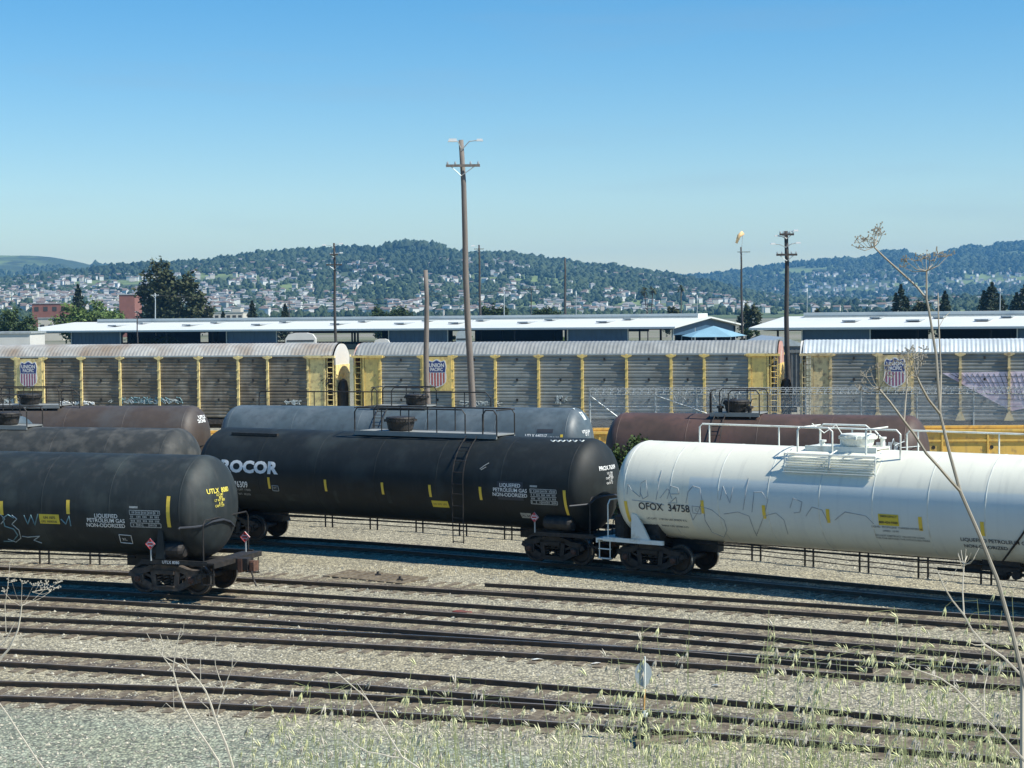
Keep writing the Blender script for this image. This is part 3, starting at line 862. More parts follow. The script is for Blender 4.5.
tree('broadleaf_tree', 22, 42, 332, 300, 'leaf', 'small green bush tree beside the low white building and the shed', n=900, ls=.3, seed=5)
for i, (x0, x1, yt, kd, lb) in enumerate([
    (243, 261, 301, 'con', 'dark conifer tip above the long shed roof, left one of the pair near the eucalyptus'),
    (277, 293, 304, 'con', 'dark conifer tip above the long shed roof, right one of the pair near the eucalyptus'),
    (218, 228, 312, 'con', 'smallest dark conifer tip beside the cream flat roofed building'),
    (366, 414, 305, 'leafdark', 'broad green tree top over the shed roof left of the bare pole'),
    (478, 513, 303, 'leafdark', 'rounded olive tree top over the shed roof beside the tallest pole'),
    (528, 562, 307, 'leafdark', 'low wide tree top over the shed roof behind the small crossarm pole'),
    (661, 683, 307, 'euc', 'low dark tree top over the shed roof between the two palms'),
    (736, 762, 301, 'euc', 'dark bushy tree in the gap between the two sheds'),
    (806, 826, 309, 'euc', 'tiny dark tree top over the second shed roof'),
    (888, 914, 285, 'con', 'dark pine with flat tiers behind the dry fennel stalk'),
    (908, 938, 299, 'euc', 'low brown green tree between two pines'),
    (934, 956, 291, 'con', 'smaller dark pine right of the dry fennel stalk'),
    (972, 1012, 283, 'con', 'broad dark pine near the right edge over the second shed'),
    (1004, 1046, 285, 'con', 'dark pine cut by the right edge over the second shed')]):
    tree('conifer_tree' if kd == 'con' else 'broadleaf_tree', x0, x1, yt, 560 if x0 < 700 else 480, kd, lb, n=2200 if x1-x0 < 30 else 4200, ls=.5,
         lobes=[(0, .55, .5, .44)] if kd == 'con' and x1-x0 < 24 else ([(0, .55, .5, .45), (-.2, .45, .35, .4), (.22, .42, .35, .35)] if kd == 'con' else [(-.2, .5, .3, .44), (.15, .55, .32, .42)]), seed=20+i)
for i, (x0, x1, yt) in enumerate([(860, 900, 331), (700, 730, 334), (440, 470, 333), (128, 170, 333), (530, 566, 332), (735, 760, 327), (140, 178, 336)]):
    tree('shrub', x0, x1, yt, 470 if i != 6 else 470, 'leafdark' if i % 2 else 'leaf', ['shrub seen through the dark opening of the second shed', 'shrub seen under the blue gable behind the canopy', 'shrub seen through the shed opening beside the tallest pole',
         'shrub seen through the leftmost shed opening', 'shrub seen through the shed opening right of the middle', 'shrub in the gap between the two sheds', 'small shrub low in the leftmost shed opening'][i], 'shrub', n=1200, ls=.45, seed=40+i, lobes=[(-.2, .45, .35, .5), (.2, .5, .35, .45)])
tree('bush', 598, 664, 427, 66.5, 'bush', 'dark green bush growing between the black and the brown tank cars', 'bush', n=2600, ls=.085,
     lobes=[(-.25, .62, .24, .24), (.05, .72, .26, .24), (.25, .62, .25, .25), (0, .45, .4, .35)], seed=60)

def palm(x, ytop, ybase, Y, label, heads):
    c = at_y(x, ytop, Y)
    root = empty('palm_tree', (c.x, Y, 0)); tag(root, label, 'palm tree')
    for dx, dz in heads:
        m_ = MB(); m_.tube([(0+dx*.3, 0, 0), (dx, 0, c.z-3.5+dz)], [.35, .28], 6); m_.build('trunk', M['bark'], root)
        f = MB(); rs = random.Random(int(x+dx*10))
        for k in range(46):
            a = rs.random()*6.28; e = rs.uniform(-.9, 1.1); l = rs.uniform(2.2, 3.6)
            d = Vector((math.cos(a)*math.cos(e), math.sin(a)*math.cos(e), math.sin(e)))
            o_ = Vector((dx, 0, c.z-3.4+dz)); mid = o_+d*l*.6; end = o_+d*l+Vector((0, 0, -.9))
            s_ = d.cross(Vector((0, 0, 1))).normalized()*.35
            f.add([o_, mid+s_, end, mid-s_], [(0, 1, 2, 3)])
        f.build('crown', M['palm'], root)
palm(649.5, 284, 313, 900, 'pair of palms close together beyond the shed roof', [(-2.6, 0), (1.6, .4)])
palm(681, 281.5, 313, 950, 'single thin palm beyond the shed roof', [(0, 0)])

# ------------------------------------------------------------------ poles
def pole(x0, y0, Y, label, ybase_x=None, r=.16, m='pole', arms=(), lamps=(), n=9, name='utility_pole', cat='pole'):
    """x0,y0 = its top in the photograph; ybase_x = (x,y) lower down on it"""
    top = at_y(x0, y0, Y)
    if ybase_x:
        q = at_y(ybase_x[0], ybase_x[1], Y); d = (q-top)/(top.z-q.z)*top.z
        base = top+d; base.z = 0
    else: base = Vector((top.x, Y, 0))
    root = empty(name, base); tag(root, label, cat)
    t = top-base
    m_ = MB(); k = 7
    m_.tube([t*(i/k)+Vector((.05*math.sin(i*1.3), 0, 0))*(i % k > 0) for i in range(k+1)], [r*(1.25-.45*i/k) for i in range(k+1)], n); m_.sm = [True]*len(m_.sm)
    m_.build('post', M[m], root)
    for dz, half, dx in arms:
        c = MB(); c.box((t.x+dx, t.y-.14-r, t.z-dz), (half*2, .12, .14)); c.build('crossarm', M[m], root)
        c = MB()
        for s_ in (-1, 1):
            c.tube([(t.x+dx+s_*half*.75, t.y-.16-r, t.z-dz), (t.x, t.y-.16-r, t.z-dz-half*.6)], .022, 4)
        c.build('brace', M['galv'], root)
        for s_ in (-.9, -.45, .45, .9):
            c = MB(); c.lathe([(0, 0), (.05, 0), (.06, .08), (.035, .16), (0, .17)], 6, Matrix.Translation((t.x+dx+s_*half, t.y-.14-r, t.z-dz+.07))); c.build('insulator', M['galv'], root)
    for dx, dz, l, s_ in lamps:
        c = empty('lamp', (t.x, t.y, t.z-dz)); c.parent = root
        b2 = MB(); b2.tube([(0, -r, -.35*l), (dx*.5, -r-.05, -.05), (dx, -r-.05, 0)], .03, 5); b2.build('bracket', M['galv'], c)
        b2 = MB(); b2.box((dx+.16*(1 if dx > 0 else -1)*s_, -r-.05, .02), (.62*s_, .34*s_, .2*s_), taper=.75); b2.build('lamp_head', M['lampgrey'], c)
    return root
pole(461, 140, 101, 'tallest leaning timber pole with two floodlights at its head', (471.5, 400), .17, arms=((1.45, .95, .1),), lamps=((-.32, .05, 1.2, .85), (.95, 0.05, 1.6, .62)))
pole(425.5, 270, 100, 'bare timber pole without crossarm left of the tallest pole', (427.5, 400), .15)
pole(334, 243, 215, 'dark pole with crossarm and lamps left of the bare pole', (335.5, 338), .16, 'poledark', arms=((2.6, .95, 0), (1.4, .5, 0)), lamps=((-1.0, .25, .8, .8), (.7, .1, .8, .8), (.75, 1.2, .7, .7)))
pole(479, 245, 445, 'thin dark lamp mast just right of the tallest pole', (480.3, 313), .27, 'poledark', arms=((1, 1.2, 0),), lamps=((-1.2, .2, 1, 1.6),), name='light_mast')
pole(565, 258, 450, 'plain thin dark mast right of the middle', (565.4, 313), .27, 'poledark', name='light_mast')
pole(786, 231, 125, 'pole with three arms of lamps beside the autorack gap', (787.3, 335), .17, 'poledark', arms=((.25, .5, 0), (1.65, .72, 0)), lamps=((.55, .0, .6, .6), (-.6, .35, .6, .5), (.7, .85, .7, .6), (-.85, .9, .7, .6)))
pole(741, 247, 430, 'thin pole carrying a pale windsock in the gap between sheds', (742, 320), .25, 'poledark', arms=((1.2, 1.5, .6),), name='windsock_pole')
ws = at_y(740, 247, 430)
w_ = COL.objects['windsock_pole']
q = MB(); q.tube([Vector((0, 0, ws.z)), Vector((.3, 0, ws.z+3.6))], .07, 5); q.build('mast', M['galv'], w_)
q = MB(); q.smooth = True; q.tube([Vector((.3, 0, ws.z+3.4)), Vector((-.7, -.1, ws.z+2.6)), Vector((-1.3, -.1, ws.z+.9))], [.55, .48, .28], 8)
q.build('sock', mat('faded orange windsock cloth', (.75, .5, .25), .8), w_)
for x, yt, Y, lb, ar in ((155, 293, 480, 'small grey pole in front of the big eucalyptus', ((.6, 1.1, 0),)), (504, 287, 470, 'small grey pole right of the tallest pole above the shed roof', ((.5, .8, 0),)),
        (531, 287, 470, 'small dark pole with wide crossarm above the shed roof', ((.6, 2.1, 0),)), (576, 291, 520, 'small pale pole right of the plain mast above the shed roof', ((1.5, .9, 0), (3, 1.2, 0))),
        (647.5, 303, 470, 'short pole with crossarms in front of the palm pair', ((.4, 1.6, 0), (1.4, 1.3, 0))), (807, 288, 520, 'faint pale lamp post above the second shed roof', ()),
        (697, 295, 500, 'faint thin pole between the palm and the windsock', ()), (137, 311, 420, 'tiny pole with white box at the foot of the eucalyptus', ((.3, .5, 0),)),
        (1000, 288, 420, 'pale pole among the pines near the right edge', ((.5, .7, 0),)), (289, 299, 500, 'thin pole over the shed roof beside the right conifer tip', ())):
    pole(x, yt, Y, lb, None, .14, 'galv' if 'pale' in lb or 'grey' in lb or 'faint' in lb else 'poledark', ar, name='small_pole')
for i, (a, b_, lb) in enumerate((((504, 289, 470), (425.5, 289, 300), 'thin overhead wire from the small grey pole to the left'), ((155, 295, 480), (531, 288.5, 470), 'long thin overhead wire above the shed roof'), ((334, 268, 215), (786, 262, 215), ''))):
    if not lb: continue
    p, q2 = at_y(*a), at_y(*b_)
    m_ = MB(); m_.tube([p.lerp(q2, t/14)-Vector((0, 0, 4*(t/14)*(1-t/14)*2.2)) for t in range(15)], .035, 4)
    tag(m_.build('overhead_wire', M['poledark']), lb, 'wire')

# ------------------------------------------------------------------ chain link fence
mf, n, L, b = nodes_mat('chain link wire')
tc = n.new('ShaderNodeTexCoord'); sp = n.new('ShaderNodeSeparateXYZ'); L.new(tc.outputs['Object'], sp.inputs[0])
s1 = N_math(n, L, 'ADD', sp.outputs[0], sp.outputs[2]); s2 = N_math(n, L, 'SUBTRACT', sp.outputs[0], sp.outputs[2])
def wire(s): return N_math(n, L, 'LESS_THAN', N_math(n, L, 'FRACT', N_math(n, L, 'MULTIPLY', s, 1/.075)), .15)
w_ = N_math(n, L, 'MAXIMUM', wire(s1), wire(s2))
L.new(w_, b.inputs['Alpha']); b.inputs['Base Color'].default_value = (.6, .63, .62, 1); b.inputs['Roughness'].default_value = .5
M['mesh'] = mf
F0 = Vector((4.45, 103.0, 0)); FD = Vector((math.cos(R(-10)), math.sin(R(-10)), 0))
fr = empty('chain_link_fence', F0, R(-10)); tag(fr, 'tall galvanised chain link fence topped with barbed wire before the autoracks', 'fence')
FL = 33
mb = MB(); mb.add([(0, 0, .1), (FL, 0, .1), (FL, 0, 3.65), (0, 0, 3.65)], [(0, 1, 2, 3)]); mb.build('wire_mesh', M['mesh'], fr)
for i in range(12):
    heavy = i in (0, 1)
    x = i*3.05 if i else 0
    if i == 1: x = 3.75
    mb = MB(); mb.tube([(x, 0, 0), (x, 0, 3.7)], .06 if heavy else .04, 7); mb.tube([(x, 0, 3.68), (x, -.28, 4.02)], .025, 4); mb.build('fence_post', M['galv'], fr)
for z in (3.65, 2.95): 
    mb = MB(); mb.tube([(0, 0, z), (FL, 0, z)], .028 if z > 3 else .02, 5); mb.build('fence_rail', M['galv'], fr)
for a, b_ in (((0, 3.6), (2.6, 1.6)), ((3.75, 3.6), (6.6, 2.6)), ((6.6, 2.6), (9.4, 1.0))):
    mb = MB(); mb.tube([(a[0], -.03, a[1]), (b_[0], -.03, b_[1])], .03, 5); mb.build('brace', M['galv'], fr)
for k in range(3):
    mb = MB(); y, z = -.09*(k+1), 3.70+.11*(k+1)
    mb.tube([(FL*t/40, y, z-.015*math.sin(t*.5)**2) for t in range(41)], .012, 4)
    for t in range(130):
        x = t*.25+k*.08
        mb.tube([(x-.05, y-.03, z-.04), (x+.05, y+.03, z+.04)], .008, 3)
    mb.build('barbed_wire', M['galv'], fr)


mb = MB()
for t in range(76): # razor coil hung along the top, seen as slanting loops
    x = .2+t*.43
    mb.tube([(x+.19*math.cos(a_), -.14+.1*math.sin(a_), 3.84+.2*math.sin(a_)) for a_ in np.linspace(0, 6.28, 9)], .017, 3)
mb.build('razor_coil', M['galv'], fr)


# low pipe and cable railing beyond the white car, and a short one behind the black car at left
def low_rail(pts, label, step, seed):
    rs = random.Random(seed)
    p0, p1 = Vector((*pts[0], 0)), Vector((*pts[-1], 0))
    root = empty('low_cable_rail', p0); tag(root, label, 'railing')
    path = [Vector((*p, 0))-p0 for p in pts]
    seg = [0]
    for i in range(1, len(path)): seg.append(seg[-1]+(path[i]-path[i-1]).length)
    def at(s_):
        s_ = min(max(s_, 0), seg[-1])
        for i in range(1, len(path)):
            if s_ <= seg[i]: return path[i-1].lerp(path[i], (s_-seg[i-1])/(seg[i]-seg[i-1]))
    s_ = .3
    while s_ < seg[-1]:
        m_ = MB()
        for d in (0, .33):
            q = at(min(s_+d, seg[-1])); m_.tube([q+Vector((0, 0, -.02)), q+Vector((0, 0, .78))], .035, 6)
        m_.box(at(s_+.16)+Vector((0, 0, .72)), (.5, .1, .05))
        m_.build('post_pair', M['blackmetal'], root); s_ += step
    for z, r_ in ((.2, .018), (.36, .02), (.52, .02), (.7, .02)):
        m_ = MB(); m_.tube([at(seg[-1]*t/40)+Vector((0, 0, z-.02*math.sin(t*1.1)**2)) for t in range(41)], r_, 4)
        m_.build('cable', M['blackmetal'], root)
low_rail([(-9.6, 72.0), (-7.7, 71.1), (-3.8, 69.0), (1.5, 65.2), (8.4, 59.8), (11.5, 56.8), (13.8, 54.8), (17, 52.2)], 'low dark post and cable railing running behind the white and the long black tank cars', 2.1, 1)
low_rail([(-20, 61.6), (-15.3, 60.9), (-12.6, 60.5)], 'short low post and cable railing behind the nearest black tank car', 1.8, 2)
# ------------------------------------------------------------------ rolling stock: trucks shared by every car
RAILTOP = .19
WR = .457
def wheel_mesh():
    m_ = MB(); m_.smooth = False
    m_.mi = 0
    prof = [(0, -.09), (.09, -.09), (.10, -.05), (.33, -.02), (.385, -.065), (WR, -.065)]
    m_.lathe(prof, 28, None, 'y'); m_.mi = 1; m_.lathe([(WR, -.065), (WR-.004, .055)], 28, None, 'y')
    m_.mi = 0; m_.lathe([(WR-.004, .055), (WR+.028, .06), (WR+.028, .085), (.385, .085), (.32, .03), (.1, .05), (0, .05)], 28, None, 'y')
    m_.sm = [False]*len(m_.sm)
    return m_.mesh('wheel', [M['wheel'], M['tread']])
WHEEL = wheel_mesh()
def sideframe_mesh(mt):
    m_ = MB(); A = .89
    # cast frame seen from the side (x, z), z from rail top: truss with two openings
    outer_top = [(-1.18, .52), (-1.12, .66), (-.72, .70), (-.42, .80), (.42, .80), (.72, .70), (1.12, .66), (1.18, .52)]
    def bar(a, b_, w, y0=-.11, y1=.11):
        a = Vector((a[0], 0, a[1])); b_ = Vector((b_[0], 0, b_[1])); d = (b_-a).normalized(); nn = Vector((-d.z, 0, d.x))*w/2
        p = [a-nn, b_-nn, b_+nn, a+nn]
        m_.prism([(q.x, q.z) for q in p], y0, y1)
    for i in range(len(outer_top)-1): bar(outer_top[i], outer_top[i+1], .17)
    for s_ in (-1, 1):
        bar((s_*1.02, .50), (s_*.42, .22), .18); bar((s_*.42, .78), (s_*.36, .24), .16)
        bar((s_*.80, .64), (s_*.45, .50), .07, -.06, .06)
        m_.box((s_*A, 0, .49), (.34, .26, .22)); m_.box((s_*A, -.14, .46), (.22, .06, .22))
        for b2 in (-.07, .07): m_.box((s_*A+b2, -.18, .46), (.04, .03, .04))
    bar((-.44, .2), (.44, .2), .14)
    return m_.mesh('side_frame', mt)
def spring_mesh(mt):
    m_ = MB()
    for x in (-.24, 0, .24):
        m_.tube([(x+.085*math.cos(t*.9), .085*math.sin(t*.9), .28+t*.0125) for t in range(29)], .018, 4)
    m_.box((0, 0, .68), (.62, .3, .12)); m_.box((0, 0, .26), (.62, .3, .04))
    return m_.mesh('spring_set', mt)
def cap_mesh():
    m_ = MB(); m_.lathe([(0, -.17), (.07, -.17), (.095, -.13), (.1, 0), (0, 0)], 14, None, 'y')
    for k in range(3):
        a = k*2.09; m_.box((.055*math.cos(a), -.18, .055*math.sin(a)), (.03, .03, .03))
    return m_.mesh('bearing_cap', M['rustbox'])
CAP = cap_mesh()
SF = {k: (sideframe_mesh(M[k]), spring_mesh(M[k])) for k in ('blackmetal', 'truckgrey')}
def axle_mesh():
    m_ = MB(); m_.lathe([(0, -1.0), (.06, -1.0), (.07, -.8), (.09, -.7), (.085, .7), (.07, .8), (.06, 1.0), (0, 1.0)], 12, None, 'y'); return m_.mesh('axle', M['wheel'])
AXLE = axle_mesh()
def bolster_mesh():
    m_ = MB(); m_.box((0, 0, .62), (.42, 2.0, .26)); m_.lathe([(0, .74), (.2, .74), (.2, .86), (0, .86)], 12)
    for s_ in (-1, 1):
        m_.box((s_*.42, 0, .42), (.10, 1.5, .16)); m_.tube([(s_*.42, -.6, .36), (s_*.1, 0, .40), (s_*.42, .6, .36)], .03, 5)
    return m_.mesh('bolster', M['blackmetal'])
BOLST = bolster_mesh()
def truck(parent, x, kind='blackmetal', detail=True):
    t = link('truck', BOLST, parent, (x, 0, 0))
    for s_ in (-1, 1):
        o = link('side_frame', SF[kind][0], t, (0, s_*1.02, 0), 0 if s_ < 0 else math.pi)
        if detail: link('spring_set', SF[kind][1], t, (0, s_*1.02, 0))
    for a in (-.89, .89):
        link('axle', AXLE, t, (a, 0, WR))
        for s_ in (-1, 1):
            link('wheel', WHEEL, t, (a, s_*.76, WR), 0 if s_ < 0 else math.pi)
            if detail and s_ < 0: link('bearing_cap', CAP, t, (a, -1.09, .48))
    return t

# ------------------------------------------------------------------ lettering
_fc = {}
def text_geo(s, size, bold=.0, sx=1.0):
    key = (s, bold)
    if key not in _fc:
        cu = bpy.data.curves.new('lettering', 'FONT'); cu.body = s; cu.size = 1; cu.offset = bold; cu.resolution_u = 3
        cu.align_x = 'CENTER'; cu.align_y = 'CENTER'
        ob = bpy.data.objects.new('lettering', cu); COL.objects.link(ob)
        bpy.context.view_layer.update()
        me = bpy.data.meshes.new_from_object(ob.evaluated_get(bpy.context.evaluated_depsgraph_get()))
        _fc[key] = ([tuple(v.co) for v in me.vertices], [tuple(p.vertices) for p in me.polygons])
        bpy.data.objects.remove(ob); bpy.data.meshes.remove(me); bpy.data.curves.remove(cu)
    v, f = _fc[key]
    return [(p[0]*size*sx, p[1]*size) for p in v], f

class Car:
    """frame of one car: local x along it, -y faces the photographer"""
    def __init__(s, root, L, D, zc, dh=.76):
        s.root, s.L, s.D, s.zc, s.dh, s.Rr = root, L, D, zc, dh, D/2
        s.mw = Matrix.Translation(root.location) @ Matrix.Rotation(root.rotation_euler.z, 4, 'Z')
        s.inv = s.mw.inverted()
    def spot(s, x, y):
        """a photograph column and row met on the tank's side: local x and angle over the axis"""
        o = s.inv @ Vector((0, 0, CAMZ)); d = s.inv.to_3x3() @ ray(x, y)
        oz = o.z-s.zc; a = d.y**2+d.z**2; b_ = 2*(o.y*d.y+oz*d.z); c = o.y**2+oz**2-s.Rr**2
        q = b_*b_-4*a*c
        t = (-b_-math.sqrt(max(q, 0)))/(2*a)
        p = o+d*t
        return p.x, math.asin(max(-1, min(1, (p.z-s.zc)/s.Rr)))
    def head_spot(s, x, y):
        o = s.inv @ Vector((0, 0, CAMZ)); d = s.inv.to_3x3() @ ray(x, y)
        t = (s.L/2-s.dh*.4-o.x)/d.x
        for _ in range(8):
            p = o+d*t; r2 = min(.98, (p.y**2+(p.z-s.zc)**2)/s.Rr**2)
            t = (s.L/2-s.dh+s.dh*math.sqrt(1-r2)-o.x)/d.x
        p = o+d*t
        return p.y, p.z-s.zc
    def side(s, u, v, x0, th0, off=.008, slant=0.):
        th = th0+v/s.Rr
        r_ = s.Rr+off
        return (x0+u+slant*v, -r_*math.cos(th), s.zc+r_*math.sin(th))
    def head(s, u, v, y0, z0, off=.012):
        y, z = y0+u, z0+v; r2 = min(.999, (y*y+z*z)/s.Rr**2)
        return (s.L/2-s.dh+s.dh*math.sqrt(1-r2)+off, y, s.zc+z)
    def put(s, name, m, geo, where, fn, off=.01):
        mb = MB()
        for v, f in geo: mb.add([fn(p[0], p[1], *where, off) for p in v], f)
        o = mb.build(name, M[m], s.root)
        return o
    def text(s, txt, x, y, size, m='inkwhite', bold=.0, sx=1., on='side', name='stencil_lettering'):
        w = s.spot(x, y) if on == 'side' else s.head_spot(x, y)
        return s.put(name, m, [text_geo(txt, size, bold, sx)], w, s.side if on == 'side' else s.head, .018)
    def rect(s, x, y, w, h, m, name='reflector', on='side', off=.01, n=3):
        v = []; f = []
        for j in range(n+1):
            for i in range(2): v.append((-w/2+w*i, -h/2+h*j/n))
        f = [(2*j, 2*j+1, 2*j+3, 2*j+2) for j in range(n)]
        return s.put(name, m, [(v, f)], s.spot(x, y) if on == 'side' else s.head_spot(x, y), s.side if on == 'side' else s.head, off)
    def scrawl(s, pts, m='scribble', r=.018, name='scrawl', on='side'):
        P = []
        dn = []
        for (xa, ya), (xb, yb) in zip(pts[:-1], pts[1:]): dn += [(xa+(xb-xa)*k/4, ya+(yb-ya)*k/4) for k in range(4)]
        dn.append(pts[-1])
        for x, y in dn:
            a, b_ = s.spot(x, y) if on == 'side' else s.head_spot(x, y)
            P.append(s.side(0, 0, a, b_, .004) if on == 'side' else s.head(0, 0, a, b_, .004))
        mb = MB(); mb.tube(P, r, 4)
        return mb.build(name, M[m], s.root)

def tank_car(x1, y1, x0, y0, paint, label, L=15.6, D=3.05, top=4.06, fit='blackmetal', trucks='blackmetal', plat=None, end_r=True, name='tank_car',
             rings=7, cage=False, long_rail=None, detail=True, seam=None, cat='tank car', group='tank cars standing in the yard', ladder_x=None):
    """(x0,y0) left head, (x1,y1) right head on the ground"""
    c = Vector(((x0+x1)/2, (y0+y1)/2, RAILTOP)); rz = math.atan2(y1-y0, x1-x0)
    root = empty(name, c, rz); tag(root, label, cat, group)
    Rr = D/2; zc = top-Rr; dh = .76
    C_ = Car(root, L, D, zc, dh)
    m_ = MB(); m_.smooth = True; prof = [(0, -L/2)]
    for k in range(1, 15): a = k/14*math.pi/2; prof.append((Rr*math.sin(a), -L/2+dh*(1-math.cos(a))))
    xs_ = np.linspace(-L/2+dh, L/2-dh, rings+1)
    prof += [(Rr, x) for x in xs_[1:-1]]
    for k in range(14, 0, -1): a = k/14*math.pi/2; prof.append((Rr*math.sin(a), L/2-dh*(1-math.cos(a))))
    prof.append((0, L/2))
    m_.lathe(prof, 72, Matrix.Translation((0, 0, zc)), 'x')
    tk = m_.build('tank', paint, root); flip_ok(tk)
    for x in xs_:
        if not detail and 0 < list(xs_).index(x) < rings: continue
        m_ = MB(); m_.smooth = True; m_.lathe([(Rr-.004, x-.028), (Rr+.004, x-.016), (Rr+.007, x), (Rr+.004, x+.016), (Rr-.004, x+.028)], 72, Matrix.Translation((0, 0, zc)), 'x')
        flip_ok(m_.build('weld_seam', seam or paint, root))
    fm = M[fit]
    for s_ in (-1, 1):
        # stub sill, bolster saddle, end platform
        m_ = MB(); xt = L/2-1.48
        m_.box((s_*(L/2-1.3), 0, .86), (4.1, .38, .34))
        m_.box((s_*xt, 0, 1.05), (.5, 2.5, .3)); m_.prism([(s_*xt-.35, 1.1), (s_*xt+.35, 1.1), (s_*xt+.28, 1.75), (s_*xt-.28, 1.75)], -1.15, -.75); m_.prism([(s_*xt-.35, 1.1), (s_*xt+.35, 1.1), (s_*xt+.28, 1.75), (s_*xt-.28, 1.75)], .75, 1.15)
        m_.build('stub_sill', M['blackmetal'], root)
        m_ = MB(); m_.box((s_*(L/2+.06), 0, 1.02), (.5, 2.9, .05)); m_.box((s_*(L/2+.33), 0, .97), (.05, 2.9, .15))
        m_.box((s_*(L/2-1.0), -1.38, 1.02), (2.2, .1, .13)); m_.box((s_*(L/2-1.0), 1.38, 1.02), (2.2, .1, .13))
        for q in (-1.36, 1.36): # sill step under the platform
            for e in (-.2, .2): m_.tube([(s_*(L/2+.08)+e, q, 1.0), (s_*(L/2+.08)+e, q, .38)], .018, 5)
            m_.box((s_*(L/2+.08), q, .40), (.44, .12, .03)); m_.box((s_*(L/2+.08), q, .70), (.44, .08, .03))
        m_.build('end_platform', fm, root)
        m_ = MB(); rr_ = .018*1.2
        xr = s_*(L/2-.05)
        m_.tube([(xr, -1.36, 1.05), (xr, -1.36, 2.12), (xr, -1.24, 2.26), (xr, 1.24, 2.26), (xr, 1.36, 2.12), (xr, 1.36, 1.05)], rr_, 6)
        m_.build('end_handrail', fm, root)
        cp = MB(); cp.box((s_*(L/2+.62), 0, .80), (.4, .22, .24)); cp.box((s_*(L/2+.82), .04, .80), (.2, .28, .30)); cp.box((s_*(L/2+.88), -.13, .80), (.13, .10, .26))
        cp.box((s_*(L/2+.5), 0, .82), (.14, .42, .40))
        cp.build('coupler', M['rustbox'], root)
        hs = MB(); hs.tube([(s_*(L/2+.5), .25, .8), (s_*(L/2+.62), .3, .55), (s_*(L/2+.7), .3, .3), (s_*(L/2+.78), .28, .16)], .03, 6); hs.build('air_hose', M['blackmetal'], root)
        truck(root, s_*xt, trucks, detail)
    if detail:
        # running pipe, brake gear and bottom saddles
        m_ = MB(); m_.tube([(-L/2+2.8, -.6, 1.0), (L/2-2.8, -.6, 1.0)], .03, 5); m_.tube([(-L/2+3.2, .2, .98), (L/2-3.2, .2, .98)], .025, 5); m_.build('brake_pipe', M['blackmetal'], root)
        m_ = MB(); m_.lathe([(0, -.55), (.2, -.52), (.26, -.42), (.26, .42), (.2, .52), (0, .55)], 16, Matrix.Translation((L/2-1.3, -1.15, 1.36)), 'x'); m_.build('air_reservoir', fm, root)
    if plat:
        px0, px1, w, zr_ = plat[:4]          # local x range of the walkway, half width, rail height
        zp = top+.02
        m_ = MB(); m_.box(((px0+px1)/2, 0, zp+.02), (px1-px0, 2*w, .04))
        for q in (-w, w): m_.box(((px0+px1)/2, q, zp-.02), (px1-px0, .05, .16))
        k = px0+.3
        while k < px1:
            for q in (-1, 1): m_.tube([(k, q*w, zp), (k, q*(w-.1), zc+math.sqrt(max(0, Rr**2-(w-.1)**2)))], .03, 4)
            k += 1.3
        wk = m_.build('walkway_platform', M['platgrey'] if fit == 'blackmetal' else fm, root)
        if not cage:
            for q in (-1, 1):
                m_ = MB(); y = q*w
                e = .35
                gap = (ladder_x-.35, ladder_x+.35) if ladder_x is not None and q < 0 else None
                def run(a, b_):
                    m_.tube([(a, y, zp), (a, y, zp+zr_-.15), (a+.12, y, zp+zr_), (b_-.12, y, zp+zr_), (b_, y, zp+zr_-.15), (b_, y, zp)], .026, 6)
                    kk = a+1.15
                    while kk < b_-.5: m_.tube([(kk, y, zp), (kk, y, zp+zr_)], .022, 5); kk += 1.15
                if gap: run(px0, gap[0]); run(gap[1], px1)
                else: run(px0, px1)
                m_.build('platform_railing', fm, root)
            for a in (px0, px1) if not cage else ():
                m_ = MB(); m_.tube([(a, -w, zp+zr_), (a, w, zp+zr_)], .024, 5); m_.build('platform_railing', fm, root)
        # pressure dome
        hd_ = .8 if cage else 1.0
        m_ = MB(); dx = plat[4] if len(plat) > 4 else (px0+px1)/2
        m_.lathe([(0, top-.05), (.40, top-.05), (.40, top+.08), (.44, top+.12), (.52, top+.50*hd_), (.50, top+.55*hd_), (.30, top+.57*hd_), (0, top+.58*hd_)], 26, Matrix.Translation((dx, 0, 0)))
        dm = m_.build('pressure_dome', fm, root); flip_ok(dm)
        m_ = MB(); m_.lathe([(.525, top+.40*hd_), (.56, top+.40*hd_), (.56, top+.46*hd_), (.525, top+.46*hd_)], 26, Matrix.Translation((dx, 0, 0)))
        for k in range(10): a = k*.628; m_.box((dx+.54*math.cos(a), .54*math.sin(a), top+.43*hd_), (.06, .06, .09))
        m_.build('dome_flange', fm, dm)
    if ladder_x is not None:
        m_ = MB()
        for q in (-.21, .21):
            m_.tube([(ladder_x+q, -.75, top+.02)]+[(ladder_x+q, -(Rr+.13)*math.cos(t), zc+(Rr+.13)*math.sin(t)) for t in np.linspace(1.05, -.1, 9)]+[(ladder_x+q, -(Rr+.12), 1.5), (ladder_x+q, -(Rr+.1), .55)], .02, 5)
        for t in np.linspace(.95, 0, 5): m_.tube([(ladder_x-.21, -(Rr+.13)*math.cos(t), zc+(Rr+.13)*math.sin(t)), (ladder_x+.21, -(Rr+.13)*math.cos(t), zc+(Rr+.13)*math.sin(t))], .016, 5)
        for z in np.linspace(2.2, .6, 5): m_.tube([(ladder_x-.21, -(Rr+.115), z), (ladder_x+.21, -(Rr+.115), z)], .016, 5)
        m_.build('side_ladder', fm, root)
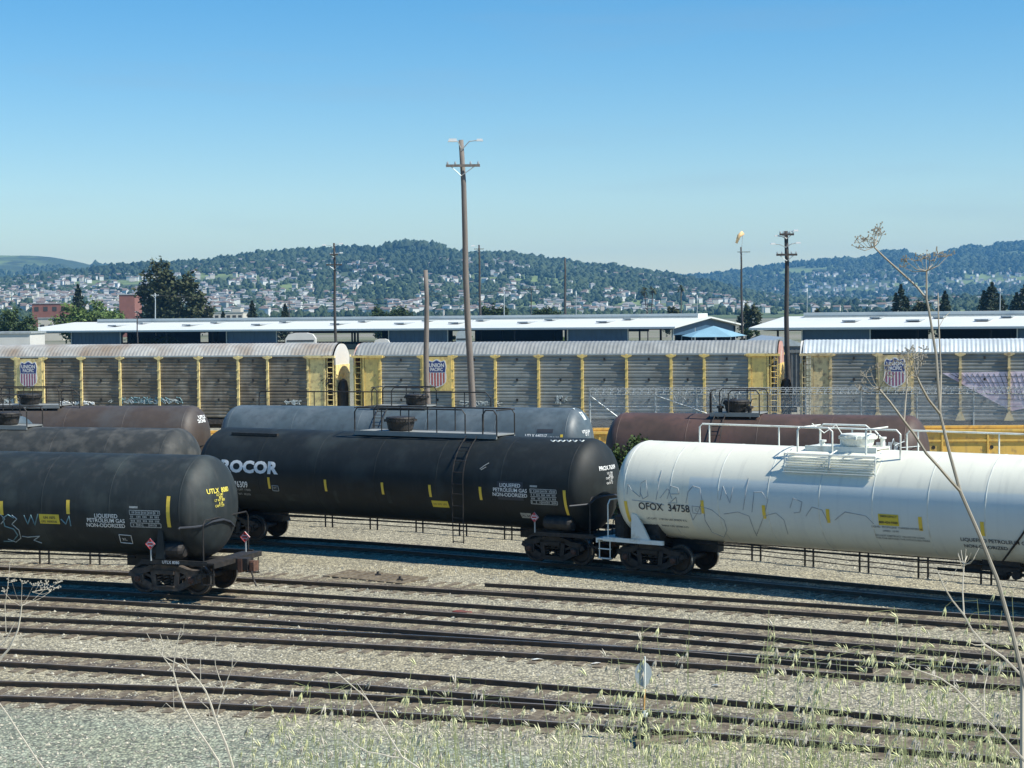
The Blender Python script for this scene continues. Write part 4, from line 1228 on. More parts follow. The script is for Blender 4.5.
    if long_rail:
        for a, b_, y, zt in long_rail:
            m_ = MB(); zb = zc+math.sqrt(Rr**2-y*y)-.03
            m_.tube([(a, y, zb), (a, y, top+zt-.1), (a+.1, y, top+zt), (b_-.25, y, top+zt), (b_, y, top+zt-.25), (b_, y, zb)], .028, 6)
            k = a+.35
            while k < b_-.6: m_.tube([(k, y, zb), (k, y, top+zt)], .024, 5); k += 2.45
            m_.build('roof_handrail', fm, root)
    return C_
M['platgrey'] = mat('grey walkway grating', (.22, .23, .22), .7, var=.1)

def ends_on(poly, xr_, L):
    """left head so that the car of length L ends right at xr_ on the curve"""
    p1 = (xr_, float(np.polyval(poly, xr_))); x = xr_
    while math.hypot(xr_-x, p1[1]-float(np.polyval(poly, x))) < L: x -= .01
    return p1[0], p1[1], x, float(np.polyval(poly, x))
def ends_from(poly, xl, L):
    p0 = (xl, float(np.polyval(poly, xl))); x = xl
    while math.hypot(xl-x, p0[1]-float(np.polyval(poly, x))) < L: x += .01
    return x, float(np.polyval(poly, x)), p0[0], p0[1]

def placard(C_, x, z, y=-1.42):
    t = empty('placard', (x, y, z)); t.parent = C_.root
    q = MB(); q.tube([(0, .03, -.5), (0, .03, .05)], .025, 5); q.build('bracket', M['galv'], t)
    for m, s_, yy in (('placard', .17, 0), ):
        q = MB(); q.prism([(0, -s_), (s_, 0), (0, s_), (-s_, 0)], -.005, .012); q.build('card', M[m], t)
    q = MB(); s_ = .155
    for a, b_ in (((0, -s_), (s_, 0)), ((s_, 0), (0, s_)), ((0, s_), (-s_, 0)), ((-s_, 0), (0, -s_))): q.tube([(a[0], -.012, a[1]), (b_[0], -.012, b_[1])], .010, 4)
    q.box((0, -.012, 0), (.17, .01, .05)); q.prism([(-.05, .06), (.05, .06), (0, .15)], -.016, -.008); q.prism([(-.035, -.12), (.035, -.12), (.035, -.06), (-.035, -.06)], -.016, -.008)
    q.build('print', M['red'], t)

def data_block(C_, x, y, w, h, m='inkgrey', cols=5, rows=4):
    geo = []
    def r_(a, b_, c, d): geo.append(([(a, b_), (c, b_), (c, d), (a, d)], [(0, 1, 2, 3)]))
    t = .025
    for k in range(rows+1): r_(-w/2, -h/2+h*k/rows-t/2, w/2, -h/2+h*k/rows+t/2)
    for k in range(cols+1): r_(-w/2+w*k/cols-t/2, -h/2, -w/2+w*k/cols+t/2, h/2)
    rs = random.Random(int(x))
    for i in range(cols):
        for j in range(rows):
            a = -w/2+w*(i+.15)/cols; b_ = -h/2+h*(j+.25)/rows
            for q in range(3):
                if rs.random() < .85: r_(a+q*w/cols*.25, b_, a+q*w/cols*.25+w/cols*.17, b_+h/rows*.5)
    r_(-w/2, h/2+.06, -w/2+w*.28, h/2+.12)
    C_.put('data_table_stencil', m, geo, C_.spot(x, y), C_.side, .014)

# ---- A: the nearest black car
TA = TR['TA']
A = tank_car(*ends_on(TA, -8.5, 15.6), M['grayblk'], 'nearest black tank car with yellow end lettering, cut by the left edge', trucks='truckgrey', plat=(-5.2, -2.0, .6, .85), rings=6)
for x, y, h_ in ((1.5, 508, .42), (68, 507, .42), (168, 512, .92)): A.rect(x, y, .12, h_, 'refl', 'reflector', n=6)
A.rect(49.5, 519, .70, .30, 'label', 'hazard_label'); A.text('UN 1075', 49.5, 517.6, .11, 'inkblack', .02, name='label_lettering'); A.text('LPG  RESIDUE', 49.5, 521.5, .09, 'inkblack', .01, name='label_lettering')
for t_, y in (('LIQUEFIED', 516), ('PETROLEUM GAS', 520.6), ('NON-ODORIZED', 525.4)): A.text(t_, 106, y, .17, 'inkwhite', .015)
data_block(A, 145, 519, 1.02, .5)
C_ = A
A.scrawl([(119, 534.5), (131, 535.5), (133, 543.5), (121, 542.5), (119, 534.5)], 'inkwhite', .012, 'test_stencil_frame'); A.text('XL', 125, 539, .14, 'inkwhite')
A.text('UTLX  8080', 218.5, 490.5, .20, 'inkyellow', .02, on='head')
for i, t_ in enumerate(('LD LMT', '8095', 'LT WT 800', 'A 54', 'CAPY 339')): A.text(t_, 219.5+(i % 2), 494.5+i*2.8, .10, 'inkyellow', .01, on='head')

def head_pipe(C_, pts):
    dn = []
    for (xa, ya), (xb, yb) in zip(pts[:-1], pts[1:]): dn += [(xa+(xb-xa)*k/3, ya+(yb-ya)*k/3) for k in range(3)]
    dn.append(pts[-1]); q = MB(); q.tube([C_.head(0, 0, *C_.head_spot(x, y), .04) for x, y in dn], .035, 6); q.build('head_pipe', M['inkblack'], C_.root)
head_pipe(A, [(193, 530), (200, 526), (211, 521.5), (222, 519.5), (229, 521.5), (233, 526)])
placard(A, A.L/2-1.75, 1.55, -1.47); placard(A, A.L/2-.02, 1.5, 1.1)
q = MB(); q.prism([(A.L/2-1.62, 1.1), (A.L/2-1.30, 1.1), (A.L/2-1.36, 1.95), (A.L/2-1.52, 2.0)], -1.42, -1.36); q.build('jacking_bracket', M['grayblk'], A.root)
s_ = Car(A.root, A.L, A.D, A.zc)
q = MB(); v, f = text_geo('UTLX 8080', .12, .01); q.add([(A.L/2-1.1+p[0], -1.436, 1.02+p[1]) for p in v], f); q.build('sill_lettering', M['inkwhite'], A.root)
A.scrawl([(14, 518), (8, 514.5), (3, 518), (5, 526), (14, 529), (18, 535), (13, 541), (4, 541)], 'sprayteal', .02, 'graffiti')
A.scrawl([(12, 515), (17, 519), (12, 524), (19, 530), (21, 538), (16, 542), (8, 539)], 'spraywhite', .014, 'graffiti')
A.scrawl([(0, 514), (5, 519), (1, 524)], 'spraywhite', .014, 'graffiti')
A.scrawl([(22, 536), (28, 537), (40, 536), (34, 540), (42, 543)], 'spraywhite', .014, 'graffiti')
A.scrawl([(24, 515), (28, 524), (31, 515), (35, 525), (38, 514)], 'sprayteal', .02, 'graffiti'); A.scrawl([(61, 519), (66, 524), (69, 516), (71, 526)], 'sprayteal', .02, 'graffiti')

# ---- B: long black car with big white letters
BC = TR['BC2']
bx1, by1, bx0, by0 = ends_on(BC, 3.2, 16.8)
B = tank_car(bx1, by1, bx0, by0, M['black'], 'long black tank car with big white letters, black railed platform and side ladder', L=16.8, plat=(-1.45, 4.4, .58, .86, 0.1), ladder_x=3.5, rings=6)
B.text('PROCOR', 244.5, 467.3, .57, 'inkwhite', .05, 1.27, name='big_lettering')
B.text('76309', 241, 484.5, .32, 'inkwhite', .02, .8); B.text('LD LMT 17800', 243, 489.5, .12, 'inkgrey'); B.text('LT WT  85250', 243, 493.8, .12, 'inkgrey')
for x, y, h_ in ((269, 483, .42), (325.5, 485.5, .42), (382.5, 488.5, .42), (430, 491, .42), (480.5, 493.5, .45), (565.5, 503.5, .88)): B.rect(x, y, .10, h_, 'refl', 'reflector', n=6)
B.rect(440.5, 504, .66, .26, 'label', 'hazard_label'); B.text('UN 1075  LPG', 440.5, 504, .09, 'inkblack', name='label_lettering')
B.rect(510, 491, .98, .62, 'inkblack', 'dark_paint_patch', off=.006, n=6)
for t_, y in (('LIQUEFIED', 485.5), ('PETROLEUM GAS', 490.3), ('NON-ODORIZED', 495)): B.text(t_, 510, y, .17, 'inkwhite', .015)
data_block(B, 543.5, 497, .98, .5)
B.rect(526.5, 515.5, .4, .24, 'inkgrey', 'test_stencil_frame'); B.text('XL 04', 526.5, 515.5, .13, 'inkblack', .02)
B.text('PROX 76309', 608, 467.8, .19, 'inkwhite', .02, on='head')
for i, t_ in enumerate(('LD 1780', '85250', 'CAPY 3359', 'T 63', 'GATX 12')): B.text(t_, 609.5+(i % 2), 473+i*2.5, .10, 'inkwhite', .005, on='head')
B.scrawl([(272, 485.5), (278, 486), (279, 491), (273, 490.5), (272, 485.5)], 'inkgrey', .014, 'test_stencil_frame'); B.text('PT', 275.5, 488.3, .13, 'inkgrey')
for x in (551, 556, 561, 567, 573, 580): B.scrawl([(x, 440.3), (x+2, 441.8), (x+4, 440.6)], 'spraywhite', .025, 'graffiti')
B.scrawl([(480, 469), (484, 466), (489, 463)], 'inkgrey', .014, 'scratch'); B.scrawl([(481, 470), (486, 467)], 'inkgrey', .012, 'scratch')
head_pipe(B, [(584, 507), (594, 498.5), (603, 496), (611, 495), (618, 495)])
placard(B, B.L/2-2.05, 1.55, -1.47)
q = MB(); a_, t_ = B.spot(250, 436), 0
q.box((-B.L/2+2.6, -.75, B.zc+math.sqrt(B.Rr**2-.75**2)+.03), (2.1, .12, .1)); q.build('lifting_lug', M['blackmetal'], B.root)
for x in (389, 336): B.rect(x, 497, .16, .5, 'grayblk', 'paint_touch_up', off=.006, n=6)
for x in (262, 293): B.rect(x, 497.5, .62, .3, 'grayblk', 'paint_touch_up', off=.006, n=4)

def steer(root, poly):
    """trucks turn under the car to follow the curved rails"""
    hd = root.rotation_euler.z
    for o in root.children:
        if o.name.startswith('truck'):
            X = root.location.x+o.location.x*math.cos(hd)
            o.rotation_euler = (0, 0, max(-.22, min(.22, math.atan(float(np.polyval(np.polyder(poly), X)))-hd)))
steer(B.root, BC)
# ---- C: the white car
CH = R(-36); cx0, cy0 = 3.75, 57.85; CL = 16.6; cx1, cy1 = cx0+CL*math.cos(CH), cy0+CL*math.sin(CH)
cw = white_tank_mat(-16.6/2+2.6)
C = tank_car(cx1, cy1, cx0, cy0, cw, 'white tank car with a bluish repainted band and scrawled outlines along its side', L=16.6, fit='white', top=4.08, plat=(-1.8, .5, .45, .8, -.3), seam=M['inkseam'], cage=True, rings=9,
             long_rail=((-6.0, .2, .55, .55), (1.0, 6.6, .55, .55)))
steer(C.root, BC)
px_, _ = C.spot(688, 500)
for o in list(C.root.children):
    if o.name.startswith('tank') and o.type == 'MESH':
        for nd in cw.node_tree.nodes:
            if nd.bl_idname == 'ShaderNodeMapRange' and abs(nd.inputs[1].default_value-(-16.6/2+2.6)) < 1e-4:
                nd.inputs[1].default_value = px_; nd.inputs[2].default_value = px_+.02
C.text('OFOX  34758', 664, 507.6, .33, 'inkblack', .012, .95)
C.text('LD LMT  178150 LBS 80800 KG', 667, 519.3, .10, 'inkblack', 0, 1.1); C.text('LT WT    84850 LBS 38500 KG', 669, 525.6, .10, 'inkblack', 0, 1.1)
C.scrawl([(692, 506), (700, 507), (701, 514), (693, 513), (692, 506)], 'scribble', .012, 'test_stencil_frame'); C.text('C', 696.5, 510, .14, 'scribble')
for x, y, h_ in ((627.5, 512, .75), (702.5, 507, .42), (764, 512, .42), (828, 516, .42), (920.5, 524, .42), (982.5, 529, .42)): C.rect(x, y, .11, h_, 'refl', 'reflector', n=6)
C.rect(888.5, 520, .62, .34, 'label', 'hazard_label'); C.text('EMERGENCY', 888.5, 516.5, .09, 'inkblack', .01, name='label_lettering'); C.text('800-424-9300', 888.5, 522.5, .10, 'inkblack', .02, name='label_lettering')
for x, y, t_ in ((897, 527.8, 'LIQUID  PROPYLENE  CARRIER INTERIOR'), (891, 531, 'LINED  10-99'), (900, 536.4, 'DO NOT OBSTRUCT VALVES OR LOAD'), (903, 539.2, 'THIS CAR BEYOND THE STENCILLED MARK')): C.text(t_, x, y, .085, 'inkblack')
C.text('LIQUEFIED PETROLEUM GAS', 996, 541.5, .17, 'inkblack', .01, .95); C.text('NON-ODORIZED', 986, 547, .17, 'inkblack', .01, .95)
for P in ([(627, 494), (628, 484), (632, 490), (640, 497), (641, 483), (646, 480), (648, 496), (643, 499), (640, 492)],
          [(656, 500), (660, 478), (662, 470)], [(660, 498), (668, 488), (672, 499)], [(667, 499), (671, 486), (678, 488), (679, 494), (671, 494)], [(671, 502), (676, 497), (677, 503), (668, 503)],
          [(686, 503), (688, 492), (693, 486), (700, 488), (702, 500), (698, 512), (693, 520), (690, 512)], [(700, 506), (712, 510), (724, 520), (727, 530), (724, 537), (712, 532), (705, 520), (704, 510)],
          [(720, 500), (723, 486), (730, 503), (733, 487)], [(724, 514), (738, 512), (749, 516), (754, 530), (757, 536)], [(743, 510), (747, 486), (749, 478)],
          [(752, 512), (754, 492), (762, 492), (768, 500), (765, 512)], [(757, 534), (764, 516), (776, 513), (784, 520), (788, 534)], [(790, 508), (793, 498), (802, 502), (800, 512), (794, 513)],
          [(806, 516), (812, 507), (822, 510), (828, 522)], [(835, 520), (845, 512), (856, 514), (866, 516), (874, 524)], [(664, 505), (650, 502), (640, 501), (632, 500)]):
    C.scrawl(P, 'scribble', .011, 'graffiti_outline')
# railing cages and the side ladder cage by the dome
q = MB(); zt = C.zc+C.Rr
def post_run(pts, r_=.03):
    q = MB(); q.tube(pts, r_, 6); q.build('platform_railing', M['white'], C.root)
X0 = -.95
for y0_ in (-.75, ):
    post_run([(X0-.95, y0_, zt-.1), (X0-.95, y0_, zt+.55), (X0-.85, y0_, zt+.64), (X0+.05, y0_, zt+.64), (X0+.18, y0_, zt+.54), (X0+.18, y0_, zt-.15)])
    post_run([(X0+1.25, y0_, zt-.1), (X0+1.25, y0_, zt+.58), (X0+1.32, y0_, zt+.64), (X0+2.2, y0_, zt+.64), (X0+2.32, y0_, zt+.52), (X0+2.32, y0_, zt-.2)])
post_run([(X0-.95, .75, zt-.1), (X0-.95, .75, zt+.55), (X0-.85, .75, zt+.64), (X0+.55, .75, zt+.64), (X0+.7, .75, zt+.54), (X0+.7, .75, zt-.2)])
for x in (X0+1.25, X0-.95): post_run([(x, -.75, zt+.62), (x, .75, zt+.62)], .024)
q = MB(); th = lambda t: (-(C.Rr+.02)*math.cos(t), C.zc+(C.Rr+.02)*math.sin(t))
x0_, x1_ = X0-1.15, X0+1.75
ty, tz = -1.02, zt-.02
for x in (x0_, X0+.3, x1_): post = q.tube([(x, ty-.18, tz-.1), (x, ty-.22, tz-.9)], .026, 5)
q.tube([(x0_, ty-.18, tz-.1), (x1_, ty-.18, tz-.1)], .028, 5)
for x in (x0_, X0+.3, x1_): q.tube([(x, ty-.18, tz-.1), (x, -.7, tz+.0)], .02, 5)
for k in range(8):
    t = 1.0-k*.06; y, z = th(t); 
    q.box(((x0_+x1_)/2, y-.05, z+.03), (x1_-x0_, .05, .02))
q.build('side_step_cage', M['white'], C.root)
q = MB()
for x, y, hh in ((X0-.35, -.3, .2), (X0, .3, .25), (X0+1.3, .3, .3)):
    q = MB(); q.lathe([(0, zt), (.07, zt), (.07, zt+hh), (.11, zt+hh), (.11, zt+hh+.05), (0, zt+hh+.05)], 10, Matrix.Translation((x, y, 0))); q.build('valve', M['white'], C.root)
q = MB()
q.tube([(X0, .4, zt+.3), (X0-.3, .5, zt+.65), (X0-.55, .2, zt+.42), (X0-.9, .1, zt+.7)], .016, 5); q.build('seal_cable', M['white'], C.root)
# white saddle bracket, end handrail detail, brake wheel and hoses on the left end
q = MB(); xx = -C.L/2+1.35
q.prism([(xx-.42, 1.08), (xx+.25, 1.08), (xx+.05, 1.45), (xx-.22, 1.85), (xx-.40, 1.9)], -1.40, -1.32); q.build('saddle_bracket', M['white'], C.root)
q = MB(); q.lathe([(.24, 0), (.27, .02), (.24, .04), (.24, 0)], 18, Matrix.Translation((-C.L/2-.42, .1, 1.95)) @ Matrix.Rotation(R(90), 4, 'Y'))
for k in range(3): a = k*1.05; q.tube([(-C.L/2-.40, .1+.25*math.cos(a), 1.95+.25*math.sin(a)), (-C.L/2-.40, .1-.25*math.cos(a), 1.95-.25*math.sin(a))], .015, 4)
q.tube([(-C.L/2-.4, .1, 1.95), (-C.L/2-.4, .1, 1.1)], .03, 5); q.box((-C.L/2-.3, .1, 1.6), (.2, .3, .45)); q.build('brake_wheel', M['blackmetal'], C.root)
q = MB(); q.lathe([(0, -.4), (.26, -.35), (.28, .3), (0, .4)], 14, Matrix.Translation((-C.L/2+.2, -.7, 1.4))); 
for k in range(5): q.tube([(-C.L/2-.1+.1*k, -.9+.2*k, 1.1), (-C.L/2-.3, -.5+.25*k, 1.5+.1*(k % 3)), (-C.L/2+.1, -.2+.2*k, 1.8)], .022, 5)
q.build('brake_rigging', M['blackmetal'], C.root)
# bottom outlet under the middle
ox, _ = C.spot(1000, 560)
q = MB(); q.box((ox, -.25, 1.0), (1.1, .7, .3)); q.box((ox-.9, -.2, .98), (.5, .5, .35)); q.lathe([(0, .62), (.16, .62), (.22, .75), (.22, .95), (0, .95)], 14, Matrix.Translation((ox, -.4, 0))); q.tube([(ox-1.9, -.5, .78), (ox+.9, -.5, .78)], .05, 6)
q.lathe([(0, -.1), (.13, -.1), (.13, .1), (0, .1)], 10, Matrix.Translation((ox+.45, -.55, .78)), 'y'); q.build('bottom_outlet', M['blackmetal'], C.root)
q = MB(); q.tube([(ox+.2, -1.0, 1.2), (ox+.9, -1.45, 2.0), (ox+1.5, -1.62, 2.9)], .03, 5); q.build('outlet_rod', M['blackmetal'], C.root)

# ---- E: dusty car coupled left of B
ex1, ey1, ex0, ey0 = ends_on(BC, bx0-.75, 15.6)
E_c = tank_car(ex1, ey1, ex0, ey0, M['dusty'], 'dusty black tank car behind the nearest one, streaked with grey grime', top=3.98, plat=(-1.6, .9, .55, .75), rings=6)
# ---- H: blue grey tank end peeping out at the left edge
H = tank_car(-20.7, 77.3, -20.7-15.4*math.cos(R(12)), 77.3+15.4*math.sin(R(12)), M['bluegray'], 'blue grey tank car of which only the rounded right end shows at the left edge', top=4.0, plat=(3.5, 6.8, .75, .85), rings=5, detail=False)
# ---- row behind: D, F, G
D_ = tank_car(-14.1, 83.0, -14.1-15.8*math.cos(R(10)), 83.0+15.8*math.sin(R(10)), M['brown2'], 'dull brown tank car in the far row with white marks on its end', L=15.8, top=4.06, plat=(-2.6, 1.0, .75, .85), rings=5,
              long_rail=((1.0, 1.9, -.5, .75),))
D_.text('UTLX', 202, 417, .2, 'inkwhite', .04, 1.5, on='head'); D_.text('21345', 202, 421, .2, 'inkwhite', .04, 1.5, on='head')
Fc = tank_car(3.4, 77.5, 3.4-17.6*math.cos(R(19)), 77.5+17.6*math.sin(R(19)), M['bluegray'], 'long blue grey tank car in the far row with a small black platform on top', L=17.6, top=4.06, plat=(-1.2, 1.4, .62, .85, .7), rings=5,
              long_rail=((-7.4, 4.0, .6, .62),), ladder_x=-.6)
Fc.rect(545, 431, .72, .17, 'inkblack', 'black_paint_bar'); Fc.text('UTLX 640217', 536, 435.8, .17, 'inkwhite', .02); Fc.text('LT WT 8120', 551, 438, .14, 'inkwhite', .01)
Fc.rect(561.5, 438, .12, .3, 'refl'); Fc.text('UTLX 64', 586, 431.5, .18, 'inkwhite', .03, on='head'); Fc.text('D 17', 587, 434.5, .16, 'inkwhite', .03, on='head')
Fc.rect(582, 414, .3, .5, 'spraywhite', 'paint_patch', on='head')
G = tank_car(16.1, 69.4, 16.1-13.0*math.cos(R(21)), 69.4+13.0*math.sin(R(21)), M['brown'], 'dark brown tank car behind the white one with a black hatch platform', L=13.0, top=4.06, plat=(-2.0, .0, .75, .95, -1.1), rings=4, ladder_x=-1.6, detail=True)
G.text('ACFX 71', 919, 443, .2, 'inkwhite', .03, on='head'); G.text('T 60', 919, 446.5, .16, 'inkwhite', .03, on='head')
G.scrawl([(906, 440), (908, 446), (912, 439), (916, 448), (920, 440)], 'spraywhite', .02, 'graffiti', on='head')
for x in (878, 884, 890, 896): G.rect(x, 446, .16, .3, 'inkgrey', 'stencil_block')
for dx in (-1.7, -1.35, -.5): 
    q = MB(); z = G.zc+G.Rr; q.lathe([(0, z), (.09, z), (.09, z+.22), (.15, z+.24), (.15, z+.32), (0, z+.34)], 10, Matrix.Translation((dx, -.3, 0))); q.tube([(dx, -.3, z+.3), (dx+.1, -.3, z+.6), (dx+.3, -.3, z+.62)], .02, 5); q.build('valve', M['blackmetal'], G.root)

# ------------------------------------------------------------------ yellow well cars
def well_car(cx, label):
    s_ = -math.tan(R(3.5)); root = empty('well_car', (cx, np.polyval(TR['W'], cx), RAILTOP), R(-3.5)); tag(root, label, 'well car', 'yellow well cars in a line before the fence')
    L = 18.6
    for s in (-1, 1):
        m_ = MB(); ax = 1.45*s; o_ = .0
        m_.prism([(-L/2+2.2, .35), (L/2-2.2, .35), (L/2-.6, 1.15), (L/2-.6, 1.75), (-L/2+.6, 1.75), (-L/2+.6, 1.15)], ax-.05, ax+.05)
        m_.box((0, ax+s*.06, 1.80), (L-1.2, .26, .12)); m_.box((0, ax+s*.04, .38), (L-4.4, .2, .1)); m_.box((0, ax+s*.08, 1.28), (L-2, .09, .1))
        k = -L/2+1.2
        while k < L/2-1: m_.box((k, ax+s*.09, 1.15), (.09, .1, 1.2)); k += 2.35
        sd_ = m_.build('well_side', M['wellyellow'], root); flip_ok(sd_)
        for k in (-6.2, -3.9, -1.5, 1.5, 3.9, 6.2):
            m_ = MB(); m_.lathe([(0, -.005), (.10, -.005), (.10, .005), (0, .005)], 12, Matrix.Translation((k, ax+s*.062, .92)), 'y'); m_.build('lightening_hole', M['blackmetal'], sd_)
    m_ = MB(); m_.box((0, 0, .38), (L-4.5, 2.8, .08))
    for s in (-1, 1): m_.box((s*(L/2-.9), 0, 1.1), (2.4, 2.8, .12)); m_.box((s*(L/2-.2), 0, .85), (1.6, .4, .35))
    m_.build('deck', M['wellyellow'], root)
    for s in (-1, 1):
        truck(root, s*(L/2-.7), 'blackmetal', False)
        m_ = MB(); m_.tube([(s*(L/2-.4), -1.3, 1.15), (s*(L/2-.4), -1.3, 2.3), (s*(L/2-.4), 1.3, 2.3), (s*(L/2-.4), 1.3, 1.15)], .02, 5); m_.build('end_handrail', M['wellyellow'], root)
well_car(23.6, 'empty yellow well car whose long side shows past the brown tank car')
well_car(3.4, 'yellow well car glimpsed in the gap left of the brown tank car')
well_car(-16.8, 'yellow well car glimpsed between the two far row tanks at left')

# ------------------------------------------------------------------ autoracks
AU = R(-13.4); AUv = Vector((math.cos(AU), math.sin(AU), 0)); AP = Vector((3.77, 116.9, 0))
ZR, ZE, ZB = 6.26, 5.45, 1.35
def shield(parent, x, z, w, h, red):
    """striped emblem shield standing just proud of its plate; local -y faces out"""
    y = -.045
    def outline(k):
        return [(-.5, .78), (-.46, .93), (-.40, 1.0), (-.22, .95), (-.08, 1.02), (0, 1.04), (.08, 1.02), (.22, .95), (.40, 1.0), (.46, .93), (.5, .78), (.47, .6), (.5, .35), (.47, .18), (.3, .06), (0, -.03), (-.3, .06), (-.47, .18), (-.5, .35), (-.47, .6)]
    def P(p, s_=1.0): return (x+p[0]*w*s_, z+(p[1]-.5)*h*s_+.0)
    q = MB(); q.prism([P(p, 1.08) for p in outline(0)], y-.004, y+.02); e = q.build('emblem_border', M['shieldwhite'], parent)
    q = MB(); q.prism([P(p) for p in [(-.5, .78), (-.46, .93), (-.40, 1.0), (-.22, .95), (0, 1.04), (.22, .95), (.40, 1.0), (.46, .93), (.5, .78), (.47, .55), (-.47, .55)]], y-.010, y-.005); q.build('emblem_chief', M['shieldblue'], parent)
    q = MB()
    low = lambda u: -.03+.21*abs(u*2)**2.2
    for k in range(6):
        a = -.46+k*.162; b_ = a+.09
        q.prism([P((a, low(a)+.02)), P((b_, low(b_)+.02)), P((b_, .53)), P((a, .53))], y-.010, y-.005)
    q.build('emblem_stripes', M[red], parent)
    q = MB()
    for t_, zz, sz in (('UNION', .83, .20), ('PACIFIC', .66, .18)):
        v, f = text_geo(t_, h*sz*1.05, .03, .92 if t_ == 'UNION' else .78)
        q.add([(x+p[0], y-.014, z+(zz-.5)*h+p[1]) for p in v], f)
    q.build('emblem_lettering', M['shieldwhite'], parent)
def roof_mat(name, a, c, d, amt):
    return mat(name, a, .5, .3, var=.15, scale=1.2, dirt=c, damt=amt, dscale=.5, streak=(d, .4), stretch=(1, 1, 1))
ROOFS = [roof_mat('rust flecked pale rack roof', (.44, .43, .39), (.30, .24, .18), (.3, .24, .2), .45), roof_mat('dull grey rack roof', (.30, .31, .295), (.37, .37, .35), (.2, .2, .19), .2), roof_mat('bright bluish rack roof', (.52, .57, .58), (.46, .51, .53), (.45, .46, .45), .15)]
SIDES = [mat('brown grimed rack screens', (.17, .145, .11), .65, .1, var=.25, scale=1.5, dirt=(.27, .245, .2), damt=.4, dscale=1.1, streak=((.11, .085, .07), .5)),
         mat('blue grey rack screens', (.26, .275, .26), .55, .1, var=.15, scale=1.5, dirt=(.19, .19, .175), damt=.35, dscale=.8, streak=((.22, .21, .19), .4)),
         mat('grey rack screens', (.245, .255, .24), .55, .1, var=.15, scale=1.5, dirt=(.17, .17, .155), damt=.35, dscale=.8, streak=((.19, .185, .17), .4))]
def autorack(k, ctr, label, ym, red, endc):
    c = AP+AUv*ctr; c.z = RAILTOP
    root = empty('autorack_car', c, AU); tag(root, label, 'autorack car', 'autorack cars coupled in a line')
    L = 27.8; hw = 1.5; e = L/2
    posts = [-12.1, -9.25, -7.15, -4.3, -1.43, 1.43, 4.3, 7.15, 9.25, 12.1]
    # ribbed screens, both sides
    for s in (-1, 1):
        m_ = MB(); prof = []
        z = ZB
        i = 0
        while z < ZE-.02:
            if i % 7 == 5: seq = ((0, .0), (.05, .0), (.055, .10), (.05, .19), (0, .20)); dz = .20
            else: seq = ((0, 0), (.038, .05), (.038, .13), (0, .18)); dz = .225
            for dy, zz in seq: prof.append((dy, z+zz))
            z += dz; i += 1
        prof.append((0, ZE))
        xs_ = [-13.2] + sorted([p for p in posts] + [p+1.43 for p in posts[2:7]]) + [13.2]
        v = [(x, s*(hw+d), z_) for x in xs_ for d, z_ in prof]; n2 = len(prof)
        m_.add(v, [(i*n2+j, (i+1)*n2+j, (i+1)*n2+j+1, i*n2+j+1) for i in range(len(xs_)-1) for j in range(n2-1)])
        scr = m_
        # little latch blocks and joint strips half way along each bay
        m_.mi = 1
        for a, b_ in zip(posts[:-1], posts[1:]):
            for zz in (ZE-.28, ZE-1.6, ZE-2.9): m_.box(((a+b_)/2, s*(hw+.06), zz), (.12, .05, .16))
        m_.build('side_screen', [SIDES[k], M['blackmetal']], root)
        for p in posts:
            m_ = MB(); w = .15
            m_.box((p, s*(hw+.09), (ZB+ZE)/2+.02), (w, .12, ZE-ZB)); m_.prism([(p-.32, ZE-.02), (p+.32, ZE-.02), (p+.32, ZE-.10), (p+.09, ZE-.2), (p-.09, ZE-.2), (p-.32, ZE-.10)], s*(hw+.02), s*(hw+.17))
            m_.prism([(p-.3, ZB-.02), (p+.3, ZB-.02), (p+.11, ZB+.45), (p-.11, ZB+.45)], s*(hw+.03), s*(hw+.165))
            for zz in np.arange(ZB+.7, ZE-.4, .62): m_.box((p, s*(hw+.17), zz), (w+.07, .04, .06))
            m_.build('side_post', M[ym], root)
        m_ = MB(); m_.box((0, s*(hw+.03), ZE+.02), (L-1.3, .14, .10)); m_.build('top_rail', M['galv'], root)
        for q in (-1, 1):   # end bay: solid panel, ladder, yellow header
            m_ = MB(); m_.box((q*12.68, s*(hw+.05), (ZB+ZE)/2), (.95, .05, ZE-ZB-.1)); m_.box((q*13.25, s*(hw+.06), (ZB+ZE)/2), (.13, .12, ZE-ZB)); m_.box((q*12.95, s*(hw+.12), ZE-.06), (2.1, .22, .14)); m_.build('end_panel', M[ym if k != 2 else 'tanyellow'], root)
            m_ = MB()
            for xx in (13.42, 13.84): m_.box((q*xx, s*(hw+.04), (ZB+ZE)/2), (.06, .06, ZE-ZB))
            for zz in np.arange(ZB+.1, ZE, .36): m_.tube([(q*13.42, s*(hw+.05), zz), (q*13.84, s*(hw+.05), zz)], .024, 5)
            m_.build('ladder', M[ym], root)
    # emblem plate near the left end
    m_ = MB(); m_.box((-8.2, -hw-.16, (ZE-.1+ZE-2.3)/2), (2.0, .05, 2.2)); pl = m_.build('emblem_plate', M[ym], root)
    pl.location = (0, 0, 0)
    hold = empty('emblem', (-8.2, -hw-.19, ZE-1.18)); hold.parent = pl
    shield(hold, 0, 0, 1.22, 1.62, red)
    # corrugated arched roof
    m_ = MB(); arc = []
    for t in np.linspace(-1, 1, 15):
        y = t*(hw+.08); z = ZE+.02+(ZR-ZE)*(1-abs(t)**2.3); arc.append((y, z))
    nx_ = int(L/.13); v = []
    for i in range(nx_+1):
        x = -e+.1+(L-.2)*i/nx_; up_ = .024 if i % 2 else 0
        for y, z in arc: v.append((x, y*(1+up_*.2), z+up_))
    n2 = len(arc)
    m_.add(v, [(i*n2+j, (i+1)*n2+j, (i+1)*n2+j+1, i*n2+j+1) for i in range(nx_) for j in range(n2-1)])
    m_.build('roof', ROOFS[k], root)
